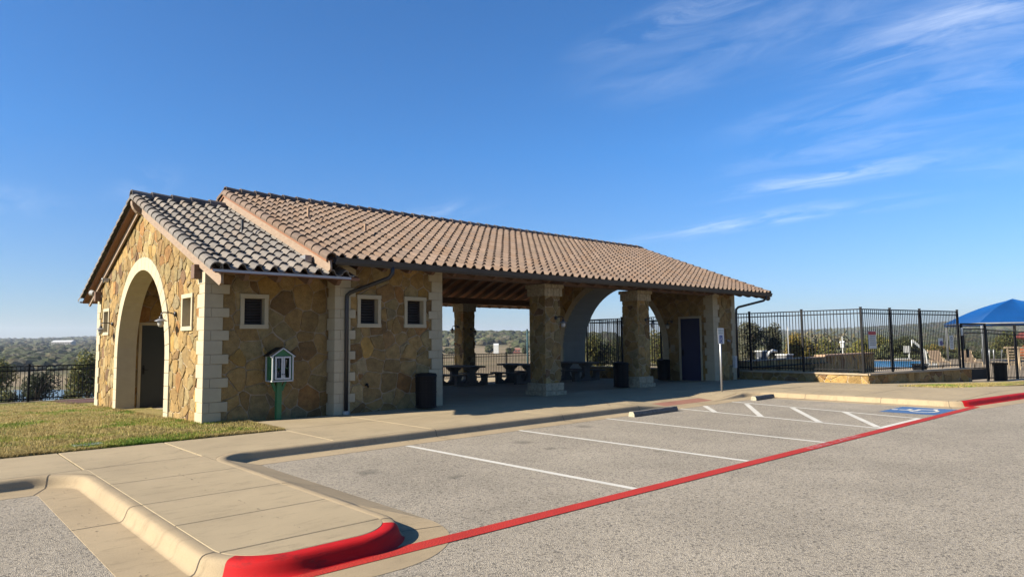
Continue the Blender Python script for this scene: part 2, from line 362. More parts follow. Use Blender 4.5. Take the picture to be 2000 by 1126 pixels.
def stones(mb, conv, holes, fr, s=.34, seed=1, h=(.008, .030), gap=.0095, an=1.1):
    r = random.Random(seed); xs = [p[0] for p in conv]; ys = [p[1] for p in conv]; x0, x1, y0, y1 = min(xs), max(xs), min(ys), max(ys)
    o, U, V, N = fr; pts = []; sx = s*an; sy = s/an; j = 0; y = y0-sy
    while y < y1+sy:
        x = x0-sx+(j % 2)*sx*.5
        while x < x1+sx:
            if r.random() < .80: pts.append((x+r.uniform(-.42, .42)*sx, y+r.uniform(-.42, .42)*sy, r.uniform(0, .55)*s*s*.8))
            if r.random() < .38: pts.append((x+r.uniform(-.5, .5)*sx, y+r.uniform(-.5, .5)*sy, 0))
            x += sx
        y += sy; j += 1
    for i, (px, py, pw) in enumerate(pts):
        poly = rect(px-2*sx, py-2*sy, px+2*sx, py+2*sy)
        for k, (qx, qy, qw) in enumerate(pts):
            if k == i or abs(qx-px) > 2.6*s or abs(qy-py) > 2.6*s: continue
            dx, dy = qx-px, qy-py; d2 = dx*dx+dy*dy
            if d2 < 1e-6: continue
            d = math.sqrt(d2); t = (d2+pw-qw)/(2*d2)-gap/d
            poly = clip(poly, px+dx*t, py+dy*t, dx, dy)
            if len(poly) < 3: break
        poly = clipconv(poly, conv) if len(poly) > 2 else []
        if len(poly) < 3 or abs(area(poly)) < .002: continue
        full = len(poly)
        pieces = holes_out([poly], holes); cut = not (len(pieces) == 1 and pieces[0] is poly)
        col = pal(r); hh = r.uniform(*h)
        tl = (r.uniform(-.02, .02), r.uniform(-.02, .02))
        for pc in pieces:
            if abs(area(pc)) < .0006: continue
            if not cut:
                q = []; k = len(pc)
                for a in range(k):
                    A = pc[a]; B = pc[(a+1) % k]; P = pc[a-1]; L = math.hypot(B[0]-A[0], B[1]-A[1]); L0 = math.hypot(P[0]-A[0], P[1]-A[1])
                    c = min(.022, L*.3, L0*.3)
                    if L0 > 1e-6: q.append((A[0]+(P[0]-A[0])*c/L0, A[1]+(P[1]-A[1])*c/L0))
                    if L > 1e-6: q.append((A[0]+(B[0]-A[0])*c/L, A[1]+(B[1]-A[1])*c/L))
                    if L > .1:
                        nn = int(L/.07)
                        for g in range(1, nn):
                            t = g/nn; ox = r.uniform(-.009, .005); q.append((A[0]+(B[0]-A[0])*t-(-(B[1]-A[1])/L)*-ox, A[1]+(B[1]-A[1])*t-((B[0]-A[0])/L)*-ox))
                pc = q
            cx = sum(p[0] for p in pc)/len(pc); cy = sum(p[1] for p in pc)/len(pc); k = len(pc)
            big = math.sqrt(abs(area(pc))); f1 = max(.6, 1-.014/max(big, .05)); f2 = max(.45, 1-.06/max(big, .06))
            if not cut:
                pc = [(p[0]+.024*noise.noise(Vector((p[0]*5.5, p[1]*5.5, seed*3.1))), p[1]+.024*noise.noise(Vector((p[0]*5.5, p[1]*5.5, seed*3.1+50)))) for p in pc]
            rings = []
            for f, n in ((1, 0), (1, hh*.62), (f1, hh*.93), (f2, hh)):
                rings.append([o+U*(cx+(p[0]-cx)*f)+V*(cy+(p[1]-cy)*f)+N*(n+(n > 0)*(tl[0]*(p[0]-cx)+tl[1]*(p[1]-cy)+(r.uniform(-.002, .002) if n >= hh*.9 and not cut else 0))) for p in pc])
            mb.col = col; vs = sum(rings, [])
            fs = [(g*k+a, g*k+(a+1) % k, (g+1)*k+(a+1) % k, (g+1)*k+a) for g in range(3) for a in range(k)]+[tuple(3*k+a for a in range(k))]
            mb.add(vs, fs)
def stonewall(name, conv, holes, fr, t, parent, seed, sconv=None, sholes=None, s=.34, flip=False, an=1.15, label=None):
    mb = MB(); mb.cur = 0
    for p in holes_out([conv], holes): mb.prism(p, fr, -t, 0)
    mb.cur = 1
    stones(mb, sconv or conv, sholes if sholes is not None else holes, fr, s, seed, an=an)
    if flip: mb.f = [f[::-1] for f in mb.f]
    return mb.build(name, [M_MORT, M_STONE], parent, colors=True)

def zg(x, y):                                   # gentle fall of the site to the back and to the right
    return -.027*max(0., min(y, 30)-13.)-.03*max(0., min(x, 36)-22.)
ZR = -.13

# ================================================================== GROUND, ROAD, KERBS
def grid(name, mat, x0, y0, x1, y1, st, z, warp=None, **k):
    mb = MB(); nx = max(1, round((x1-x0)/st)); ny = max(1, round((y1-y0)/st))
    vs = [(x0+(x1-x0)*i/nx, y0+(y1-y0)*j/ny, z) for j in range(ny+1) for i in range(nx+1)]
    mb.add(vs, [(j*(nx+1)+i, j*(nx+1)+i+1, (j+1)*(nx+1)+i+1, (j+1)*(nx+1)+i) for j in range(ny) for i in range(nx)])
    return tag(mb.build(name, mat, warp=warp), kind='structure', **k)
grid('road', M_ASPH, -40, -40, 70, 9.6, 2., ZR, zg)
mb = MB(); mb.add([(-40, 9.55, ZR-.012), (1.2, 9.55, ZR-.012), (1.2, 9.75, ZR-.012), (-40, 9.75, ZR-.012)], [(0, 1, 2, 3)])

def fillet(P):
    out = []
    for i, (x, y, r) in enumerate(P):
        if r == 0 or i in (0, len(P)-1): out.append((x, y)); continue
        a = Vector((P[i-1][0]-x, P[i-1][1]-y)).normalized(); b = Vector((P[i+1][0]-x, P[i+1][1]-y)).normalized()
        ang = a.angle(b); d = r/math.tan(ang/2); c = Vector((x, y))+(a+b).normalized()*r/math.sin(ang/2)
        p0 = Vector((x, y))+a*d-c; p1 = Vector((x, y))+b*d-c; tot = p0.angle(p1); sg = 1 if p0.x*p1.y-p0.y*p1.x > 0 else -1
        n = max(5, int(tot*r/.05)+4)
        for k in range(n+1):
            t = tot*k/n*sg; out.append((c.x+p0.x*math.cos(t)-p0.y*math.sin(t), c.y+p0.x*math.sin(t)+p0.y*math.cos(t)))
    res = [out[0]]
    for q in out[1:]:
        L = math.hypot(q[0]-res[-1][0], q[1]-res[-1][1]); n = max(1, int(L/.6))
        s0 = res[-1]
        for k in range(1, n+1): res.append((s0[0]+(q[0]-s0[0])*k/n, s0[1]+(q[1]-s0[1])*k/n))
    return res
PATH = fillet([(-40, 9.63, 0), (1.78, 9.63, .62), (1.78, 4.79, .45), (3.13, 4.79, .42), (3.13, 9.66, .62), (12.6, 9.66, 0), (13.9, 9.66, 0), (15.9, 9.66, 0), (17.2, 9.66, 0), (18.15, 9.66, .9), (18.15, 4.66, .4), (40, 1.72, 0), (70, -2.3, 0)])
PROF = [(0, -.004), (.012, 0), (.078, -.001), (.104, -.008), (.122, -.026), (.134, -.055), (.146, -.090), (.160, -.114), (.185, ZR+.003), (.56, ZR+.003), (.565, ZR-.02)]
def kfac(x, y):
    if y < 9.2 or x < 5: return 1.
    if x < 12.6: return 1.
    if x < 13.8: return 1-.93*(x-12.6)/1.2
    if x < 16.0: return .07
    if x < 17.3: return .07+.93*(x-16.0)/1.3
    return 1.
PROF_FL = [-.004, 0, -.004, -.010, -.015, -.020, -.025, -.030, -.038, ZR+.003, ZR-.02]
def kflat(x, y):
    if 2.95 < x < 3.7: return max(0., min(1., (y-5.15)/.5))*max(0., min(1., (9.62-y)/.35))
    return 0.
def redk(x, y): return (y < 5.12 and 1.80 < x < 3.06 and y < 4.985) or (x > 18.32 and y < 5)
kb = MB(); npf = len(PROF); V = []
nrm = []
for i, p in enumerate(PATH):
    a = PATH[max(i-1, 0)]; b = PATH[min(i+1, len(PATH)-1)]; d = Vector((b[0]-a[0], b[1]-a[1])).normalized(); nrm.append(Vector((d.y, -d.x)))
for p, n in zip(PATH, nrm):
    k = kfac(*p); kf = kflat(*p)
    for j_, (o, z) in enumerate(PROF):
        z2 = z if o > .18 else (ZR+.003)+(z-(ZR+.003))*k
        z2 = z2*(1-kf)+PROF_FL[j_]*kf
        V.append((p[0]+n.x*o, p[1]+n.y*o, z2))
b0 = len(kb.v); kb.v += V
for i in range(len(PATH)-1):
    mx, my = (PATH[i][0]+PATH[i+1][0])/2, (PATH[i][1]+PATH[i+1][1])/2
    for j in range(npf-1):
        kb.f.append((i*npf+j, (i+1)*npf+j, (i+1)*npf+j+1, i*npf+j+1)[::-1]); kb.c.append((1, 1, 1))
        kb.mi.append(1 if (redk(mx, my) and j < 8) else 0)
ko = tag(kb.build('kerb', [M_KERB, M_REDK], smooth=True, warp=zg), kind='structure')
for i_, p_ in enumerate(ko.data.polygons):
    if i_ % (npf-1) >= 8: p_.use_smooth = False
# tooled joints across the kerb
jb = MB()
def kjoint(i, w=.010):
    p = PATH[i]; n = nrm[i]; k = kfac(*p); kf = kflat(*p); t = Vector((-n.y, n.x))*w/2; vs = []
    for j_, (o, z) in enumerate(PROF[:-1]):
        z2 = z if o > .18 else (ZR+.003)+(z-(ZR+.003))*k
        z2 = z2*(1-kf)+PROF_FL[j_]*kf
        e = .0025
        for sgn in (-1, 1): vs.append((p[0]+n.x*(o+e)+t.x*sgn, p[1]+n.y*(o+e)+t.y*sgn, z2+e))
    jb.add(vs, [(2*q, 2*q+1, 2*q+3, 2*q+2) for q in range(npf-2)])
def near(x, y): return min(range(len(PATH)), key=lambda i: (PATH[i][0]-x)**2+(PATH[i][1]-y)**2)
for q in ((-2, 9.6), (1.4, 9.6), (1.78, 7.2), (1.80, 5.15), (3.13, 7.2), (3.1, 5.1), (6.9, 9.6), (9.9, 9.6), (12.6, 9.6), (18.15, 8), (18.15, 6.4), (18.2, 4.85), (22, 4.2), (26, 3.6)): kjoint(near(*q))
tag(jb.build('kerb_joint', M_JOINT, warp=zg), kind='structure')

# pavement slabs (gaps between panels show the darker bed)
def panels(name, mat, region, xs, ys, warp, gap=.008, top=0., bed=True):
    mb = MB()
    for i in range(len(xs)-1):
        for j in range(len(ys)-1):
            r0 = rect(xs[i]+gap, ys[j]+gap, xs[i+1]-gap, ys[j+1]-gap)
            for reg in region:
                q = clipconv(r0, reg)
                if len(q) < 3 or area(q) < .003: continue
                k = len(q); cx = sum(p[0] for p in q)/k; cy = sum(p[1] for p in q)/k
                ins = [(cx+(p[0]-cx)*(1-.006/max(.1, abs(p[0]-cx)+.01)), cy+(p[1]-cy)*(1-.006/max(.1, abs(p[1]-cy)+.01))) for p in q]
                mb.add([(p[0], p[1], top-.03) for p in q]+[(p[0], p[1], top-.005) for p in q]+[(p[0], p[1], top) for p in ins],
                       [(a, (a+1) % k, k+(a+1) % k, k+a) for a in range(k)]+[(k+a, k+(a+1) % k, 2*k+(a+1) % k, 2*k+a) for a in range(k)]+[tuple(2*k+a for a in range(k))])
    return tag(mb.build(name, mat, warp=warp), kind='structure')
inner = [(x, y) for (x, y) in PATH if 4.7 < y < 9.0 and 1.7 < x < 3.2]
pen = [(x, y) for x, y in PATH if 4.7 < y < 5.3 and 1.7 < x < 3.2]      # rounded nose, anticlockwise
nose = pen+[(3.13, 9.63), (1.78, 9.63)]
panels('pavement', M_CONC, [nose], [1.7, 3.2], [4.6, 5.12, 6.12, 7.13, 8.40, 9.63], zg)
# little triangular pads behind the two concave kerb corners
for cx, cy, sgn in ((1.78, 9.63, -1), (3.13, 9.66, 1)):
    arc = [(x, y) for x, y in PATH if (x-cx)*sgn > -.001 and (x-cx)*sgn < .625 and y > 8.98 and y <= cy]
    mbp = MB(); k = len(arc); vs = [(cx, cy, -.001)]+[(x, y, -.001) for x, y in arc]
    fs = [(0, a, a+1) for a in range(1, k)]
    mbp.add(vs, fs); tag(mbp.build('pavement', M_CONC, warp=zg), kind='structure')
XA = [-40, -16, -13, -10, -7, -4, -1.2, 1.745, 3.11, 5.05]
panels('pavement', M_CONC, [rect(-40, 9.63, 5.05, 11.39)], XA, [9.63, 11.39], zg)
XB = [5.05, 6.9, 9.9, 12.55, 15.0, 17.25, 20.2, 22.0, 24.4]
panels('pavement', M_CONC, [rect(5.05, 9.66, 12.55, 13.0)], XB, [9.66, 11.47, 13.0], zg)
panels('pavement', M_CONC, [rect(12.55, 11.0, 17.25, 13.0)], XB, [9.66, 11.0, 13.0], zg)
panels('pavement', M_CONC, [rect(6.9, 13.0, 24.1, 28)], [6.9, 9.54, 12.6, 15.6, 18.6, 21.65, 24.1], [13.0, 16.0, 19.0, 22.0, 25.0, 28.0], zg)
panels('pavement', M_CONC, [rect(4.4, 13.4, 6.9, 22.4)], [4.4, 6.9], [13.4, 22.4], zg)
# right-hand walk: between the bay kerb and the pool wall
kl = lambda x: 4.66-(x-18.15)*.1346
big = [(18.15, kl(18.15)+.02), (60, kl(60)), (60, 2.4), (24.6, 8.9), (24.6, 13.0), (18.15, 13.0)]
bigs = [[(18.15, kl(18.15)+.02), (60, kl(60)), (60, 2.4), (24.6, 8.9), (18.15, 10.08)], [(18.15, 10.08), (24.6, 8.9), (24.6, 13), (18.15, 13)]]
cut_ = [(23.4, 7.75), (24.0, 6.55), (26.5, 5.7), (36, 4.15), (36, 5.3), (29.5, 6.45)]
cuta = [(23.2, 7.6), (23.9, 6.5), (26.5, 5.55), (44, 2.4), (44, 4.35), (29.5, 6.55), (25.5, 7.6)]
sb = [(17.25, 9.66), (17.5, 9.66), (18.15, 9.0), (18.15, 13.0), (17.25, 13.0)]
panels('pavement', M_CONC, bigs, [18.15, 20.4, 22.0, 24.0, 26, 28, 30, 33, 36, 40, 60], [-3, 4.7, 6.9, 9.0, 11.0, 13.0], zg)
panels('pavement', M_CONC, [sb], [17.25, 18.15], [9.0, 11.0, 13.0], zg)
# corner pad behind the ramp-end kerb curve
arc = [(x, y) for x, y in PATH if 17.2 < x < 18.16 and y > 8.7]
mbp = MB(); vs = [(18.15, 9.66, -.002)]+[(x, y, -.002) for x, y in arc]; mbp.add(vs, [(0, a+1, a) for a in range(1, len(arc))]); tag(mbp.build('pavement', M_CONC, warp=zg), kind='structure')
# kerb ramp with flares
mbp = MB(); zl = ZR+.012
zm = zl*(1-.42/1.34)
mbp.cur = 1; mbp.add([(13.5, 9.66, zl), (15.95, 9.66, zl), (15.95, 10.08, zm), (13.5, 10.08, zm)], [(0, 1, 2, 3)])
mbp.cur = 0; mbp.add([(13.85, 10.085, zm), (15.95, 10.085, zm), (15.95, 11.0, 0), (13.85, 11.0, 0)], [(0, 1, 2, 3)])
mbp.cur = 0; mbp.add([(12.56, 9.66, 0), (13.84, 9.66, zl), (13.84, 11.0, 0), (12.56, 11.0, 0)], [(0, 1, 2), (0, 2, 3)])
mbp.add([(15.96, 9.66, zl), (17.25, 9.66, 0), (17.25, 11.0, 0), (15.96, 11.0, 0)], [(0, 1, 3), (1, 2, 3)])
tag(mbp.build('kerb_ramp', [M_CONC, M_RAMP]), kind='structure')
# bedding under all paving
mbp = MB()
for q in (rect(-40, 9.6, 5.0, 11.45), rect(5.0, 9.6, 12.6, 13.0), rect(12.6, 11.05, 17.3, 13.0), rect(6.9, 13.0, 24.1, 15), rect(6.9, 15, 24.1, 28), rect(1.75, 5.2, 3.16, 9.62), [(18.1, 5.3), (22, 4.4), (22, 13), (18.1, 13)], rect(4.4, 13.4, 6.9, 22.4)):
    mbp.add([(x, y, -.022) for x, y in q], [tuple(range(len(q)))])
tag(mbp.build('paving_bed', M_JOINT, warp=zg), kind='structure')

# painted markings
def stripe(name, mat, a, b, w, z=ZR+.0035, n=1):
    a = Vector((*a, 0)); b = Vector((*b, 0)); d = (b-a).normalized(); p = Vector((-d.y, d.x, 0))*w/2; mb = MB(); K = max(2, int((b-a).length/.25))
    vs = []
    for i in range(K+1):
        c = a+(b-a)*i/K; j = rnd.uniform(-.004, .004)
        vs += [(c.x-p.x*(1+j*3), c.y-p.y*(1+j*3), z), (c.x+p.x*(1-j*3), c.y+p.y*(1-j*3), z)]
    mb.add(vs, [(2*i, 2*i+2, 2*i+3, 2*i+1) for i in range(K)])
    return tag(mb.build(name, mat, warp=zg), kind='structure')
def sy(x): return 4.62-(x-3.4)*.014
sr = MB(); xs_ = [2.05+i*.3 for i in range(55)]+[18.4]
def strY(x): return 4.585-(x-3.4)*.0145 if x > 3.0 else 4.585+.006+(3.0-x)*.02
sr.add([(x, strY(x)+s*.085, ZR+.007) for x in xs_ for s in (-1, 1)], [(2*i, 2*i+2, 2*i+3, 2*i+1) for i in range(len(xs_)-1)])
tag(sr.build('red_stripe', M_RED, warp=zg), kind='structure')
tx = MB(); textmb(tx, 'FIRE LANE', FR((10.9, 4.478, ZR+.008), (1, 0, 0), (0, 1, 0), (0, 0, 1)), .16, sx=2.6); tag(tx.build('stripe_lettering', M_PINK), kind='structure')
for a, b in (((6.02, 9.07), (6.05, 4.65)), ((8.47, 9.10), (8.45, 4.62)), ((10.96, 9.12), (10.76, 4.58)), ((13.66, 9.13), (13.05, 4.55)), ((16.03, 9.15), (15.12, 4.55))):
    stripe('parking_line', M_WHITE, a, b, .09)
for a, b in (((14.6, 9.06), (13.48, 8.1)), ((15.75, 8.6), (13.34, 6.96)), ((15.55, 7.34), (13.24, 5.72)), ((15.4, 6.1), (13.2, 4.66))):
    stripe('hatch_line', M_WHITE, a, b, .115, ZR+.0045)
stripe('hatch_line', M_WHITE, (13.05, strY(13.05)+.145), (15.15, strY(15.15)+.145), .10, ZR+.0045)
bx = MB(); zq = ZR+.0035
bx.add([(16.0, 4.52, zq), (17.45, 4.50, zq), (17.42, 5.58, zq), (15.97, 5.6, zq)], [(0, 1, 2, 3)]); tag(bx.build('accessible_space_marking', M_BLUE), kind='structure')
bx = MB(); wheelchair(bx, FR((16.7, 5.08, zq), (1.35, 0, 0), (0, 1, 0), (0, 0, 1)), .98, .003); tag(bx.build('accessible_space_symbol', M_WHITE), kind='structure')

# hairline cracks in the slabs
def crack(pts, seed, w=.006):
    r = random.Random(seed); P = []
    for a, b in zip(pts[:-1], pts[1:]):
        L = math.hypot(b[0]-a[0], b[1]-a[1]); n = max(2, int(L/.07))
        for i in range(n): P.append((a[0]+(b[0]-a[0])*i/n+r.gauss(0, .009), a[1]+(b[1]-a[1])*i/n+r.gauss(0, .009)))
    P.append(pts[-1]); g = MB(); vs = []
    for i, p in enumerate(P):
        q = P[min(i+1, len(P)-1)]; o = P[max(i-1, 0)]; d = Vector((q[0]-o[0], q[1]-o[1])).normalized(); ww = w*r.uniform(.4, 1)/2
        vs += [(p[0]-d.y*ww, p[1]+d.x*ww, .0025), (p[0]+d.y*ww, p[1]-d.x*ww, .0025)]
    g.add(vs, [(2*i, 2*i+1, 2*i+3, 2*i+2) for i in range(len(P)-1)]); tag(g.build('slab_crack', M_JOINT, warp=zg), kind='structure')
crack([(1.76, 9.55), (2.2, 9.75), (2.6, 10.1), (2.9, 10.15), (3.08, 10.4)], 1); crack([(3.2, 10.2), (4.2, 10.35), (5.4, 10.2)], 2, .004)
crack([(18.3, 8.1), (19.4, 8.3), (20.3, 8.05), (21.9, 8.2)], 3, .008); crack([(12.1, 9.95), (12.8, 10.7), (13.4, 11.4)], 4, .012)
lt = MB(); r = random.Random(77)
for i in range(330):
    k = r.random()
    if k < .12: x, y = r.uniform(1.26, 1.55), r.uniform(5.0, 9.2); z = ZR+.006
    elif k < .5: x, y = r.uniform(3.9, 12.0), 9.42+abs(r.gauss(0, .03)); z = ZR+.006
    elif k < .66: x, y = r.uniform(-4, 5), 11.36-abs(r.gauss(0, .08)); z = .003
    elif k < .85: x, y = r.uniform(1.9, 5.5), r.uniform(5.2, 11.2); z = .003; x = x if (x < 3.05 or y > 9.8) else 2.5
    else: x, y = r.uniform(3.9, 16), r.uniform(4.9, 9.1); z = ZR+.006
    s_ = r.uniform(.003, .008); a = r.uniform(0, 6.28); ca, sa = math.cos(a), math.sin(a)
    lt.add([(x+ca*s_*1.6, y+sa*s_*1.6, z), (x-sa*s_, y+ca*s_, z+s_*.5), (x-ca*s_*1.4, y-sa*s_*1.4, z), (x+sa*s_, y-ca*s_, z+s_*.3)], [(0, 1, 2, 3)])
tag(lt.build('dry_leaf_litter', M_BARK, warp=zg), 'dry leaf crumbs and grit scattered along the gutters and joints', 'litter', kind='stuff')

# lawn
def zl_(x, y): return zg(x, y)+.012+.018*noise.noise(Vector((x*.7, y*.7, 0)))+(.02*noise.noise(Vector((x*4, y*4, 3))))
mb = MB(); st = .25; nx = int(30/st); ny = int(16.5/st)
vs = []
for j in range(ny+1):
    for i in range(nx+1):
        x = -25+30.03*i/nx; y = 11.42+16.4*j/ny; e = -.035 if j == 0 else 0
        vs.append((x, y, (zl_(x, y) if j else zg(x, y))+e))
mb.add(vs, [(j*(nx+1)+i, j*(nx+1)+i+1, (j+1)*(nx+1)+i+1, (j+1)*(nx+1)+i) for j in range(ny) for i in range(nx)])
tag(mb.build('lawn', M_LAWN, smooth=True), kind='structure')
GP = [(.50, .38, .15), (.58, .46, .19), (.44, .37, .10), (.29, .35, .06), (.18, .31, .04)]
def blades(mb, n, region, zf, seed, hmin=.022, hmax=.05, dense=None):
    r = random.Random(seed); c = 0
    while c < n:
        x, y = region(r)
        g = noise.noise(Vector((x*.75, y*.75, 1.7)))+.6*noise.noise(Vector((x*1.9, y*1.9, 5.)))
        k = min(4, max(0, int(1.6+g*4.4+r.uniform(-1, 1)))); cc = GP[k]; q = r.uniform(.7, 1.25); mb.col = tuple(v*q for v in cc)
        z = zf(x, y); a = r.uniform(0, 6.28); w = r.uniform(.005, .010); h = r.uniform(hmin, hmax); dx, dy = math.cos(a)*w, math.sin(a)*w; lx, ly = r.uniform(-.03, .03), r.uniform(-.03, .03)
        mb.add([(x-dx, y-dy, z-.005), (x+dx, y+dy, z-.005), (x+lx, y+ly, z+h)], [(0, 1, 2)]); c += 1
def reg1(r):
    while 1:
        y = 11.4+16.2*r.random()**1.8; x = 5.02-(.6+y*.62)*r.random()
        if x > 4.28 and y > 13.3: continue
        if x > 5.02: continue
        return x, y
gb = MB(); blades(gb, 75000, reg1, zl_, 5)
def edge(r): return (5.04-5.6*r.random(), 11.41+r.uniform(-.025, .03))
blades(gb, 4500, edge, lambda x, y: zg(x, y)-.005, 6, .03, .055)
blades(gb, 900, lambda r: (5.03+r.uniform(-.02, .03), 11.4+1.9*r.random()), lambda x, y: zg(x, y), 8, .03, .055)
blades(gb, 2600, lambda r: (4.31-abs(r.gauss(0, .05)), 13.3+9.2*r.random()), lambda x, y: zg(x, y), 9, .04, .08)
blades(gb, 1200, lambda r: (4.3+.8*r.random(), 13.33-abs(r.gauss(0, .04))), lambda x, y: zg(x, y), 10, .03, .07)
tag(gb.build('grass', M_GRASSB, colors=True), 'short green and straw coloured turf in front of the arched gable', 'grass', kind='stuff')
# grass strip on the right
mb = MB(); mb.add([(x, y, .006) for x, y in cuta], [tuple(range(len(cuta)))]); tag(mb.build('lawn', M_LAWN, warp=zg), kind='structure')
gb = MB()
def reg2(r):
    while 1:
        x = r.uniform(23, 40); y = r.uniform(2.4, 7.8); q = (x, y); ok = True
        for i in range(len(cuta)):
            a = cuta[i]; b = cuta[(i+1) % len(cuta)]
            if (b[0]-a[0])*(y-a[1])-(b[1]-a[1])*(x-a[0]) < 0 and i not in (0, 1): ok = False; break
        if ok: return q
blades(gb, 9000, reg2, lambda x, y: zg(x, y)+.006, 11, .03, .07)
tag(gb.build('grass', M_GRASSB, colors=True), 'narrow strip of grass between the two walks by the pool gate', 'grass', kind='stuff')
# valve cover in the lawn and mulch at the fence
vc = MB(); vc.box(2.0, 11.72, -.02, 2.38, 11.98, .03); vc.build('valve_box', simple('faded_green_plastic', (.20, .24, .17), bd=0), bevel=.01)
tag(bpy.data.objects['valve_box'], 'small green irrigation lid half buried at the lawn edge', 'valve box')
grid('mulch_bed', M_MULCH, 4.0, 24.8, 6.9, 27.7, .5, .012, lambda x, y: zl_(x, y))

# ================================================================== PAVILION
BX = 4.33; ROOT = thing('picnic_pavilion', (BX, 13.36, 0), 'long stone picnic pavilion with clay tile roofs, arched gable and open middle bays', 'building')
WD = lambda y: 2.80+.385*(5.7-abs(y-17.9))             # wing roof deck
MD = lambda y: 3.13+.390*(5.8-abs(y-17.9))             # main roof deck
FG = FR((BX, 0, 0), (0, 1, 0), (0, 0, 1), (-1, 0, 0))   # gable face: u=y v=z
def FY(Y): return FR((0, Y, 0), (1, 0, 0), (0, 0, 1), (0, -1, 0))
def FX(X, s=-1): return FR((X, 0, 0), (0, 1, 0), (0, 0, 1), (s, 0, 0))
ZB = -.6
def pent(y0, y1, dk, drop): return [(y0, ZB), (y1, ZB), (y1, dk(y1)-drop), (17.9, dk(17.9)-drop), (y0, dk(y0)-drop)]
CY = 17.9; RI = 2.12; ZS = 1.17
GW = [rect(14.04, 1.78, 14.72, 2.50), rect(21.08, 1.78, 21.76, 2.50)]
stonewall('gable_wall', pent(13.36, 22.45, WD, .14), [archpoly(CY, RI, ZS, ZB)]+GW, FG, .40, ROOT, 11, s=.27, an=1.0,
          sholes=[archpoly(CY, RI+.16, ZS, ZB)]+[rect(a[0][0]-.0, a[0][1]-.0, a[2][0]+.0, a[2][1]+.0) for a in GW], flip=True)
stonewall('stone_wall', rect(4.73, ZB, 6.84, 3.12), [rect(4.965, 1.80, 5.52, 2.47)], FY(13.36), .3, ROOT, 12, sconv=rect(4.45, ZB, 6.84, 3.12), s=.34)
stonewall('stone_wall', rect(6.84, ZB, 9.54, 3.36), [rect(7.33, 1.83, 7.91, 2.52), rect(8.53, 1.83, 9.12, 2.52)], FY(13.0), .3, ROOT, 13, s=.31)
pl = MB()
pl.prism(pent(13.3, 22.8, MD, .2), FX(6.84), -.25, 0)
pl.box(9.24, 13.3, ZB, 9.54, 22.5, 3.4); pl.box(6.84, 22.5, ZB, 9.54, 22.8, 3.36); pl.box(4.33, 22.15, ZB, 6.84, 22.45, 3.0)
pl.prism([(13.3, 3.3), (22.5, 3.3), (17.9, MD(17.9)-.2)], FX(9.24), -.3, 0)
pl.build('inner_wall', M_MORT, ROOT)
stonewall('stone_wall', rect(4.731, ZB, 6.83, 4.2), [rect(4.88, ZB, 5.80, 2.02)], FY(20.12), .25, ROOT, 14, sholes=[rect(4.80, ZB, 5.88, 2.10)], s=.38)
pl = MB(); pl.box(4.73, 15.45, ZB, 6.83, 15.68, 3.6); pl.build('inner_wall', M_MORT, ROOT)
# cross block with the big arch
CY2 = 17.75; R2 = 2.62; Z2 = 1.13
blk = pent(13.0, 22.4, MD, .15)
stonewall('arch_wall', blk, [archpoly(CY2, R2, Z2, ZB), rect(13.52, ZB, 14.36, 2.27)], FX(21.65), 1.42, ROOT, 15, sholes=[archpoly(CY2, R2+.13, Z2, ZB), rect(13.46, ZB, 14.42, 2.33)], flip=True, s=.38)
stonewall('stone_wall', rect(21.66, ZB, 23.08, 3.36), [], FY(12.998), .02, ROOT, 16, s=.36)
# arch surrounds: voussoirs
def surround(name, X, cy, ri, ro, zs, zb, proud, depth, mat, n=22, leg=5):
    mb = MB(); g = .004
    fr = FX(X)
    def seg(a0, a1):
        K = 3; inn = [(cy+ri*math.cos(a0+(a1-a0)*i/K), zs+ri*math.sin(a0+(a1-a0)*i/K)) for i in range(K+1)]
        out = [(cy+ro*math.cos(a0+(a1-a0)*i/K), zs+ro*math.sin(a0+(a1-a0)*i/K)) for i in range(K+1)]
        mb.prism(inn+out[::-1], fr, -.05, proud)
    for i in range(n):
        a0 = math.pi*i/n+g/ri; a1 = math.pi*(i+1)/n-g/ri; seg(a0, a1)
    for sgn in (-1, 1):
        for i in range(leg):
            z0 = zb+(zs-zb)*i/leg+g; z1 = zb+(zs-zb)*(i+1)/leg-g
            a, b = sorted((cy+sgn*ri, cy+sgn*ro)); mb.prism(rect(a, z0, b, z1), fr, -.05, proud)
    mb.f = [f[::-1] for f in mb.f]
    return mb.build(name, mat, ROOT, bevel=.006)
surround('arch_surround', BX, CY, RI-.01, RI+.30, ZS, -.22, .045, .4, M_LIME)
surround('arch_surround', 21.65, CY2, R2-.01, R2+.24, Z2, -.2, .045, 1.4, M_LIME, n=26)
